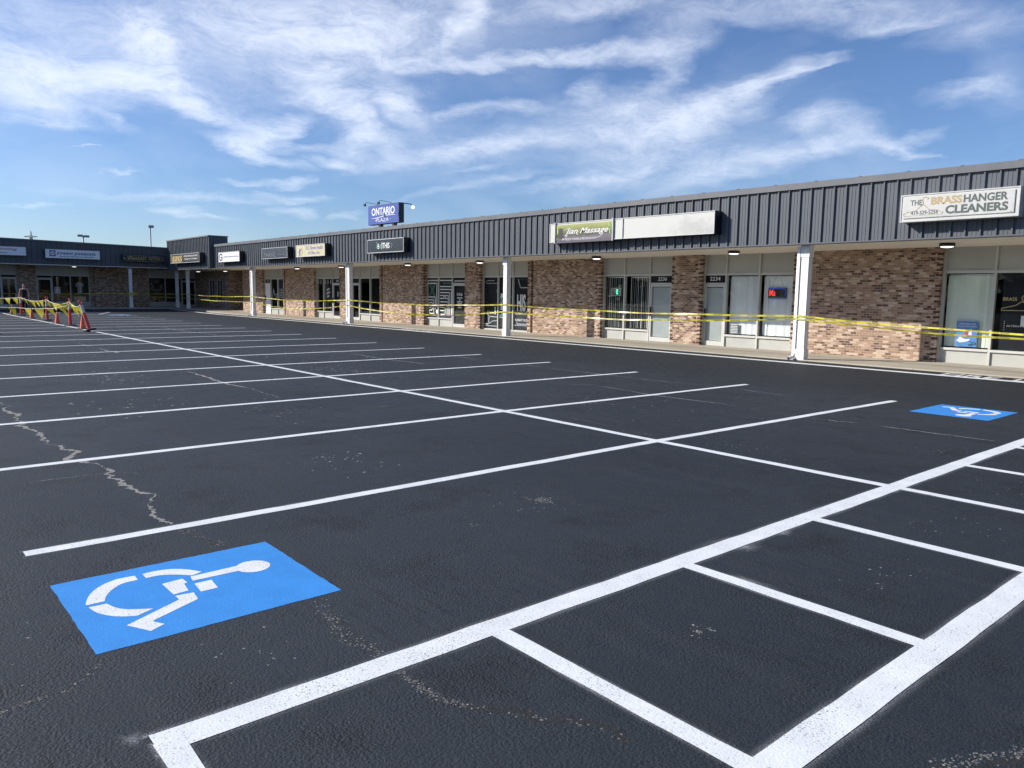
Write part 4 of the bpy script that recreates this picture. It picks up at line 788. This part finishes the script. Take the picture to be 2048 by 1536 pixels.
# wing windows
gW = side(XB-.15-.03)
f_ = film(17.92, 19.07, .57, 2.41, 'window_film', gW, 'black_film', wing)
lettering(f_, 'tan_board', [('L', [(18.05, 1.6), (18.25, 1.7), (18.05, 2.0)], .06), ('L', [(18.95, 1.95), (18.75, 1.75), (18.95, 1.6)], .06), ('L', [(18.35, 2.25), (18.5, 2.05), (18.65, 2.25)], .05), ('L', [(18.1, .95), (18.5, .8), (18.9, .95)], .06), ('L', [(18.35, .65), (18.5, .8), (18.65, .65)], .05), ('SPEAKEASY', 18.12, 1.42, .76, .16, .01), ('TATTOO', 18.25, 1.18, .52, .15, .01)], gW, 'emblem_print', -.004)
film(19.15, 20.29, .57, 2.41, 'window_film', gW, 'black_film', wing)
o = thing('display_shirt', (XB-.3, 13.1, 1.4), 'grey t-shirt hanging in the apparel shop window', 'shirt'); gS = side(XB-.32)
mb = MB(); mb.poly([(13.1+(a_-13.1)*.6, b_) for a_, b_ in [(12.86, 1.15), (13.36, 1.15), (13.36, 1.72), (13.5, 1.66), (13.58, 1.84), (13.34, 1.98), (13.2, 2.0), (13.11, 1.95), (13.02, 2.0), (12.88, 1.98), (12.64, 1.84), (12.72, 1.66), (12.86, 1.72)]], gS, 0, .05); mb.build('shirt', 'shirt_grey', o)
o = thing('notice_board', (XB-.25, 11.8, 1.2), 'pale notice sheet taped inside the apparel shop window', 'notice'); mb = MB(); mb.poly([(11.45, 1.12), (11.85, 1.12), (11.85, 1.62), (11.45, 1.62)], side(XB-.2), 0, .004); mb.build('sheet', 'letter_silver', o)
mb = MB(); mb.stroke([(11.5, 1.54), (11.8, 1.54)], .05, side(XB-.194)); mb.stroke([(12.1, 1.92), (12.4, 1.92)], .04, side(XB-.2)); mb.stroke([(12.1, 1.82), (12.4, 1.82)], .04, side(XB-.2)); mb.build('print', 'letter_dim', o)
o = thing('display_box', (XB-.4, 13.1, .57), 'low tan box on the display ledge of the apparel shop', 'box'); mb = MB(); mb.box(XB-.75, XB-.35, 12.75, 13.5, .6, .95); mb.build('box', 'tan_board', o)
o = thing('planter_pot', (-62.9, 18.85, .2), 'small pale stone pot on the pavement by the tattoo window', 'pot'); mb = MB(); mb.lathe([(0, 0), (.14, 0), (.2, .1), (.21, .22), (.17, .25), (.15, .2), (0, .18)], 14); mb.build('pot', 'pale_stone', o, True)

# ------------------------------------------------------------------ caution tape strung along the columns
def tape(label, anchors, sags, tw=.0):
    P = []; TH = []
    for i, (a, b) in enumerate(zip(anchors[:-1], anchors[1:])):
        a, b = Vector(a), Vector(b); n_ = max(6, int((b-a).length/.18)); ph = rnd.uniform(0, 6)
        for k in range(n_):
            t_ = k/n_; q = a.lerp(b, t_); e = 4*t_*(1-t_); q.z -= sags[i]*e; q.z += .012*math.sin(t_*19+ph)*e; P.append(q)
            TH.append((tw+.45*math.sin(t_*7+ph)+.25*math.sin(t_*17+2*ph))*min(1, 4*e))
    P.append(Vector(anchors[-1])); TH.append(0); hw = .023; mb = MB(); S_ = [0]
    for a, b in zip(P[:-1], P[1:]): S_.append(S_[-1]+(b-a).length)
    def frame(i):
        d = (P[min(i+1, len(P)-1)]-P[max(i-1, 0)]); d.normalize(); nrm = d.cross(Vector((0, 0, 1))); nrm.normalize()
        up = nrm.cross(d); c_, s_ = math.cos(TH[i]), math.sin(TH[i]); return up*c_+nrm*s_, nrm*c_-up*s_
    FRM = [frame(i) for i in range(len(P))]; vs = []
    for i, q in enumerate(P): vs += [q-FRM[i][0]*hw, q+FRM[i][0]*hw]
    mb.add(vs, [(2*i, 2*i+2, 2*i+3, 2*i+1) for i in range(len(P)-1)])
    o = mb.build('caution_tape', 'tape_yellow'); tag(o, label, 'caution tape', 'yellow caution tapes')
    # printed words follow the strip
    import bisect
    mt = MB(); s_ = .1; tv, tf = text2d('CAUTION', .02, 0, 1)
    while s_ < S_[-1]-.5:
        vv = []
        for x, y in tv:
            w_ = s_+x*.30; i = min(len(P)-2, max(0, bisect.bisect_right(S_, w_)-1)); t_ = (w_-S_[i])/max(1e-6, S_[i+1]-S_[i])
            q = P[i].lerp(P[i+1], t_); U = FRM[i][0].lerp(FRM[i+1][0], t_); Nn = FRM[i][1].lerp(FRM[i+1][1], t_); vv.append(q+U*((y-.5)*.034)+Nn*.0025)
        mt.add(vv, tf); s_ += .56
    mt.build('lettering', 'letter_black', o)
YT = 19.075
tape('upper strand of yellow caution tape strung between the white columns', [(-61.64, -6, 1.2), (-61.62, 3.5, 1.2), (-61.62, 15.9, 1.24), (-61.62, 19.06, 1.22), (-59.31, YT, 1.22), (-47.12, YT, 1.22), (-34.93, YT, 1.2), (-22.74, YT, 1.22), (-10.55, YT, 1.18), (1.64, YT, 1.15), (13.8, YT, 1.15)], [.06, .07, .03, .01, .07, .13, .11, .09, .22, .15])
tape('lower strand of yellow caution tape sagging between the white columns', [(-61.62, 15.9, 1.16), (-61.625, 19.055, .93), (-59.31, YT-.008, .93), (-47.12, YT-.008, .88), (-34.93, YT-.008, .94), (-22.74, YT-.008, .95), (-10.55, YT-.008, 1.10), (1.64, YT-.008, 1.04), (13.8, YT-.008, 1.1)], [.03, .01, .06, .29, .29, .15, .24, .2], .15)
mb = MB()
for k in range(14):
    a = rnd.uniform(0, 6.28); mb.stroke([(15.9, 1.2), (15.9+rnd.uniform(-.3, .45), 1.2+rnd.uniform(-.28, .08))], .05, side(-61.61+k*.002))
tag(mb.build('tape_knot', 'tape_yellow'), 'bunched knot of yellow tape tied round the wing column', 'caution tape')

# ------------------------------------------------------------------ posts, cones and pennants
def delineator():
    o = thing('delineator_post', (0, 0, 0), 'x', 'traffic post', 'red delineator posts')
    mb = MB(); mb.lathe([(0, .045), (.06, .05), (.075, .06), (.2, .045), (.235, .03), (.24, .0)][::-1], 8); mb.build('base', 'black_rubber', o)
    mb = MB(); mb.lathe([(.0, 1.06), (.035, 1.055), (.05, 1.02), (.052, .6), (.062, .3), (.066, .06)], 16); mb.build('tube', 'post_red', o, True)
    for z0, z1 in ((.70, .835), (.85, .985)):
        mb = MB(); mb.lathe([(.0545, z0), (.0535, z1)][::-1], 16); mb.build('reflective_band', 'reflector', o, True)
    mb = MB(); mb.tube([(0, .055*math.cos(a), 1.105+.065*math.sin(a)) for a in [k*math.pi/7 for k in range(15)]], .016, 8); mb.build('grab_loop', 'post_red', o, True); return o
src = delineator(); PP = [(-51.3, 7.42, 'second red delineator post from the left, beside the walking person'), (-43.57, 7.38, 'red delineator post between the two middle orange cones'), (-37.46, 7.19, 'straight red delineator post next to the leaning one'), (-32.4, 6.86, 'leaning red delineator post on its tilted black base'), (-31.75, 3.72, 'red delineator post cut off by the left edge, black base showing')]
for i, (x, y, lab) in enumerate(PP):
    o = src if i == 0 else copy_tree(src); o.location = (x, y, gz(x)+.001); o.rotation_euler = (0, 0, rnd.uniform(0, 1)); o['label'] = lab
    if i == 3:
        for ch in o.children:
            if not ch.name.startswith('base'): ch.rotation_euler = (0, 0, 0)
        o.rotation_euler = (R(12.5), R(-11), 0); o.location.z += .035
def cone():
    o = thing('traffic_cone', (0, 0, 0), 'x', 'traffic cone', 'orange traffic cones')
    mb = MB(); mb.lathe([(.0, .52), (.022, .52), (.028, .5), (.105, .035)], 20); mb.build('cone_body', 'cone_orange', o, True)
    mb = MB(); a, b = .16, .15; mb.add([(sx_*a, sy_*a, 0) for sx_, sy_ in ((-1, -1), (1, -1), (1, 1), (-1, 1))]+[(sx_*b, sy_*b, .035) for sx_, sy_ in ((-1, -1), (1, -1), (1, 1), (-1, 1))], [(0, 3, 2, 1), (4, 5, 6, 7), (0, 1, 5, 4), (1, 2, 6, 5), (2, 3, 7, 6), (3, 0, 4, 7)]); mb.build('base', 'black_rubber', o); return o
src = cone()
for i, (x, y, lab) in enumerate(((-54.1, 7.36, 'orange cone standing left of the walking person'), (-46.5, 7.18, 'orange cone just right of the walking person'), (-39.93, 7.15, 'orange cone between the two upright red posts'), (-34.4, 7.03, 'orange cone standing behind the leaning red post'))):
    o = src if i == 0 else copy_tree(src); o.location = (x, y, gz(x)+.001); o.rotation_euler = (0, 0, rnd.uniform(-.2, .5)); o['label'] = lab
def pennants(label, nodes, sags, step, size, drift):
    root = thing('pennant_string', nodes[0], label, 'pennant string', 'yellow pennant strings'); mb = MB(); P = []
    for i, (a, b) in enumerate(zip(nodes[:-1], nodes[1:])):
        a, b = Vector(a), Vector(b)
        for k in range(14):
            t_ = k/14; q = a.lerp(b, t_); q.z -= sags[i]*4*t_*(1-t_); P.append(q)
    P.append(Vector(nodes[-1])); mb.tube(P, .009, 5); mb.build('cord', 'cord', root); L = 0
    nxt = step*.5
    for a, b in zip(P[:-1], P[1:]):
        l_ = (b-a).length
        while nxt < L+l_:
            t_ = (nxt-L)/l_; q = a.lerp(b, t_); d = (b-a).normalized(); w_ = size*rnd.uniform(.6, .8); h_ = size*rnd.uniform(.9, 1.05)
            tip = q+Vector((drift[0]*rnd.uniform(.2, 1.3)*h_, drift[1]*rnd.uniform(.2, 1.3)*h_, -h_*rnd.uniform(.75, .95))); pe = Vector((.5, .85, 0))*rnd.uniform(.2, 1.0); wd = d*.55+pe; l1, l2 = q-wd*w_*.5, q+wd*w_*.5
            m1 = (l1*.6+tip*.4)+Vector((0, 0, rnd.uniform(-.03, .03))); m2 = (l2*.6+tip*.4)+Vector((rnd.uniform(-.05, .05), rnd.uniform(-.05, .05), 0))
            mb = MB(); mb.add([l1, l2, m1, m2, tip], [(0, 2, 3, 1), (2, 4, 3)]); mb.build('pennant', 'flag_yellow', root); nxt += step*rnd.uniform(.8, 1.2)
        L += l_
pennants('upper string of yellow triangular pennants tied to the red post tops', [(-58.5, 5.6, 1.08), (-51.3, 7.42, 1.02), (-43.57, 7.38, 1.02), (-37.46, 7.19, 1.03), (-32.62, 6.62, .98)], [.12, .13, .16, .12], 1.15, .42, (.35, .5))
pennants('lower loose string of yellow pennants hanging across the cones', [(-55.0, 5.2, .50), (-50.8, 7.2, .46), (-43.3, 7.3, .60), (-37.5, 7.1, .86)], [.02, .04, .05], 3.0, .55, (.3, .45))

# ------------------------------------------------------------------ person walking in the lot
per = thing('person', (-54.75, 8.12, gz(-54.75)+.004), 'person in a black tank top and dark trousers walking with hair in a bun', 'person')
def skin(name, joints, edges, mat, lv=2, root=0):
    me = bpy.data.meshes.new(name); me.from_pydata([j[:3] for j in joints], edges, []); me.materials.append(MATS[mat])
    o = bpy.data.objects.new(name, me); col.objects.link(o); o.parent = per
    sm = o.modifiers.new('skin', 'SKIN'); sm.use_smooth_shade = True
    for i, j in enumerate(joints):
        rx = j[3]; ry = j[4] if len(j) > 4 else rx; me.skin_vertices[0].data[i].radius = (rx, ry); me.skin_vertices[0].data[i].use_root = i == root
    ss = o.modifiers.new('sub', 'SUBSURF'); ss.levels = ss.render_levels = lv; return o
# local axes: -Y is the way the body faces, +X its left hand side
J = [(0, 0, .95, .105, .09), (0, .0, 1.12, .10, .075), (0, .01, 1.30, .118, .085), (0, .015, 1.42, .085, .06), (0, .005, 1.49, .046), (0, -.005, 1.57, .062, .075), (0, -.01, 1.66, .07, .088), (0, 0, 1.735, .05, .06)]
E_ = [(0, 1), (1, 2), (2, 3), (3, 4), (4, 5), (5, 6), (6, 7)]
def arm(sx_, pts):
    k = len(J); rs = (.045, .038, .031, .024, .027)
    for q, r_ in zip(pts, rs): J.append((*q, r_))
    E_.append((3, k)); E_.extend([(k+i, k+i+1) for i in range(len(pts)-1)]); h_ = k+len(pts)-1; hx, hy, hz_ = pts[-1]
    for j, (dx, ln) in enumerate(((-.028, .068), (-.01, .08), (.01, .076), (.028, .058))):
        a = len(J); J.append((hx+dx*.5, hy-.01+dx*.9, hz_-.045, .0095)); J.append((hx+dx*.4-sx_*.008, hy-.022+dx, hz_-.045-ln, .0075)); E_.append((h_, a)); E_.append((a, a+1))
    a = len(J); J.append((hx-sx_*.005, hy-.045, hz_-.02, .011)); J.append((hx-sx_*.012, hy-.055, hz_-.06, .009)); E_.append((h_, a)); E_.append((a, a+1))
arm(-1, [(-.19, .01, 1.41), (-.245, .03, 1.15), (-.25, -.04, .93), (-.25, -.06, .875), (-.25, -.065, .845)]); arm(1, [(.19, .01, 1.41), (.235, .07, 1.15), (.225, .06, .92), (.22, .045, .86), (.22, .04, .83)])
k = len(J)
J += [(-.09, 0, .86, .085), (-.10, .05, .48, .055), (-.10, .16, .12, .038), (-.10, .15, .045, .035), (-.10, .06, .03, .032), (.09, -.01, .86, .085), (.10, -.10, .48, .055), (.10, -.09, .10, .038), (.10, -.09, .045, .035), (.10, -.20, .03, .032)]
E_ += [(0, k), (k, k+1), (k+1, k+2), (k+2, k+3), (k+3, k+4), (0, k+5), (k+5, k+6), (k+6, k+7), (k+7, k+8), (k+8, k+9)]
body = skin('body', J, E_, 'skin')
skin('tank_top', [(0, 0, .90, .16, .14), (0, 0, 1.0, .158, .135), (0, 0, 1.14, .15, .125), (0, .01, 1.30, .17, .135), (0, .012, 1.38, .155, .115), (-.085, .012, 1.45, .035), (.085, .012, 1.45, .035)], [(0, 1), (1, 2), (2, 3), (3, 4), (4, 5), (4, 6)], 'cloth_black')
skin('trousers', [(0, 0, .98, .145, .125), (-.09, 0, .84, .108), (-.10, .05, .48, .075), (-.10, .155, .13, .062), (.09, -.01, .84, .108), (.10, -.10, .48, .075), (.10, -.09, .11, .062)], [(0, 1), (1, 2), (2, 3), (0, 4), (4, 5), (5, 6)], 'cloth_navy')
skin('hair', [(0, .035, 1.69, .066, .075), (0, .03, 1.75, .06, .07), (0, .05, 1.80, .045), (0, .06, 1.61, .05, .04)], [(0, 1), (1, 2), (0, 3)], 'hair_brown')
for sx_ in (-1, 1):
    mb = MB(); mb.lathe([(0, -.02), (.02, -.012), (.028, 0), (.02, .02), (0, .03)], 10, (sx_*.026, -.093, 1.672)); e_ = mb.build('eye', 'letter_black', None, True); e_.parent = per; e_.scale = (.35, .35, .25); e_.location = (sx_*.017, -.062, 1.256)
    skin('shoe', [(sx_*.10, .17 if sx_ < 0 else -.06, .045, .045), (sx_*.10, .05 if sx_ < 0 else -.19, .034, .042, .032)], [(0, 1)], 'letter_black', 1)
mb = MB(); mb.add([(-.013, -.088, 1.622), (.013, -.088, 1.622), (0, -.118, 1.628), (0, -.09, 1.672)], [(0, 1, 2), (0, 2, 3), (1, 3, 2)]); o = mb.build('nose', 'skin'); o.parent = per
mb = MB(); mb.box(-.022, .022, -.094, -.086, 1.588, 1.598); o = mb.build('mouth', 'letter_red'); o.parent = per
per.rotation_euler = (0, 0, R(70))

# ------------------------------------------------------------------ plaza sign on two poles behind the roof
o = thing('plaza_sign', (-66, 40.3, 0), 'tall blue name sign on two dark poles rising above the roof', 'pole sign'); FP = front(40)
x0, x1, z0, z1 = -68.85, -63.16, 8.15, 10.0
mb = MB(); mb.box(x0, x1, 40.0, 40.55, z0, z1); mb.build('cabinet', 'black_plastic', o)
mb = MB(); mb.poly([(x0+.03, z0+.03), (x1-.05, z0+.03), (x1-.05, z1-.03), (x0+.03, z1-.03)], FP, .001, .015); mb.build('sign_face', 'sign_blue', o)
mb = MB(); text(mb, 'ONTARIO', -68.15, 9.02, 4.25, .72, FP, .02, .018)
for a_, b_ in zip(range(20), range(1, 21)):
    q = lambda k: (-68.2+4.4*k/20, 8.82+.13*math.sin((k/20-.35)*4.2)*(.4+k/25)); mb.stroke([q(a_), q(b_)], .09*math.sin(math.pi*(a_+.7)/21)+.012, FP, .02)
text(mb, 'PLAZA', -67.25, 8.38, 2.25, .33, FP, .02, -.008); mb.poly(circ(-67.45, 8.54, .05), FP, .02); mb.poly(circ(-64.72, 8.56, .05), FP, .02); mb.build('lettering', 'letter_white', o)
for x in (-66.9, -64.4): mb = MB(); mb.box(x-.19, x+.19, 40.1, 40.45, 0, z0); mb.build('pole', 'black_plastic', o)
for x, lit in ((-67.05, 0), (-64.5, 0)):
    mb = MB(); mb.tube([(x, 40.2, 9.95), (x, 39.9, 10.08), (x, 38.75, 10.16), (x, 38.62, 10.0)], .022, 6); a_ = mb.build('lamp_arm', 'black_plastic', o)
    mb = MB(); mb.box(x-.12, x+.12, 38.50, 38.66, 9.78, 10.0); mb.build('lamp_head', 'black_plastic', a_)
for x in (-63.6,):
    mb = MB(); mb.tube([(x, 40.4, 9.95), (x, 40.7, 10.02), (x, 41.6, 9.98), (x, 41.75, 9.85)], .045, 6); a_ = mb.build('lamp_arm', 'black_plastic', o)
    mb = MB(); mb.lathe([(0, -.16), (.13, -.11), (.17, 0), (.12, .12), (0, .15)], 12, (x+.05, 41.8, 9.70)); mb.build('lamp_globe', 'lamp_glow', a_, True)
# far light poles and pylon
o = thing('lot_light', (-110, 23.05, 0), 'distant twin headed lot light rising behind the wing roof', 'light pole', 'far lot lights')
mb = MB(); mb.lathe([(.11, 0), (.07, 8.0), (0, 8.0)], 10, (-110, 23.05, 0)); mb.build('pole', 'pole_steel', o, True)
for s_ in (-1, 1): mb = MB(); mb.box(-110.25, -109.75, 23.05+s_*.36-.3, 23.05+s_*.36+.3, 7.85+(.05 if s_ < 0 else 0), 8.1+(.05 if s_ < 0 else 0)); mb.build('lamp_head', 'pole_steel', o)
o = thing('lot_light', (-110, 31.05, 0), 'distant single headed lot light left of the raised parapet', 'light pole', 'far lot lights')
mb = MB(); mb.lathe([(.12, 0), (.07, 9.6), (0, 9.6)], 10, (-110, 31.05, 0)); mb.build('pole', 'pole_steel', o, True); mb = MB(); mb.box(-110.25, -109.75, 30.8, 31.45, 9.55, 9.85); mb.build('lamp_head', 'pole_steel', o)
o = thing('lattice_pylon', (-300, 47.4, 0), 'far steel lattice pylon barely showing above the wing roof', 'pylon'); mb = MB(); a_ = 1.6
for sx_ in (-1, 1):
    for sy_ in (-1, 1): mb.tube([(-300+sx_*a_, 47.4+sy_*a_, 0), (-300+sx_*.3, 47.4+sy_*.3, 17.9), (-300, 47.4, 19.8)], .09, 5)
for k in range(12):
    z = k*1.5; w0, w1 = a_-(a_-.3)*z/17.9, a_-(a_-.3)*(z+1.5)/17.9
    for sx_ in (-1, 1): mb.tube([(-300+sx_*w0, 47.4-w0, z), (-300+sx_*w1, 47.4+w1, z+1.5)], .06, 4); mb.tube([(-300+sx_*w0, 47.4+w0, z), (-300+sx_*w1, 47.4-w1, z+1.5)], .06, 4)
mb.build('lattice', 'pole_steel', o); mb = MB(); mb.tube([(-300, 45.4, 17.75), (-300, 47.4, 18.1), (-300, 49.3, 17.85)], .1, 5); mb.tube([(-300, 45.4, 17.75), (-300, 47.4, 17.6), (-300, 49.3, 17.85)], .07, 5); mb.build('cross_arm', 'pole_steel', o)

# ------------------------------------------------------------------ trees along the road behind the photographer (seen only mirrored in the shop glass)
plain('leaf_green', (.05, .075, .03), .8, var=.5, scale=.6)
mb = MB()
for k in range(5200):
    s_ = rnd.random(); bx_, by_ = -150+s_*230, -58-12*math.sin(s_*3)-s_*10; hgt = 7+3.2*math.sin(s_*47)+2*math.sin(s_*113+1)
    q = Vector((bx_+rnd.gauss(0, 1.5), by_+rnd.gauss(0, 2.5), rnd.random()**.8*hgt)); a = Vector((rnd.gauss(0, 1), rnd.gauss(0, 1), rnd.gauss(0, 1))).normalized()*.9; b = a.orthogonal().normalized()*.8
    mb.add([q-a, q+b, q+a, q-b], [(0, 1, 2, 3)])
tag(mb.build('distant_trees', 'leaf_green'), kind='stuff')
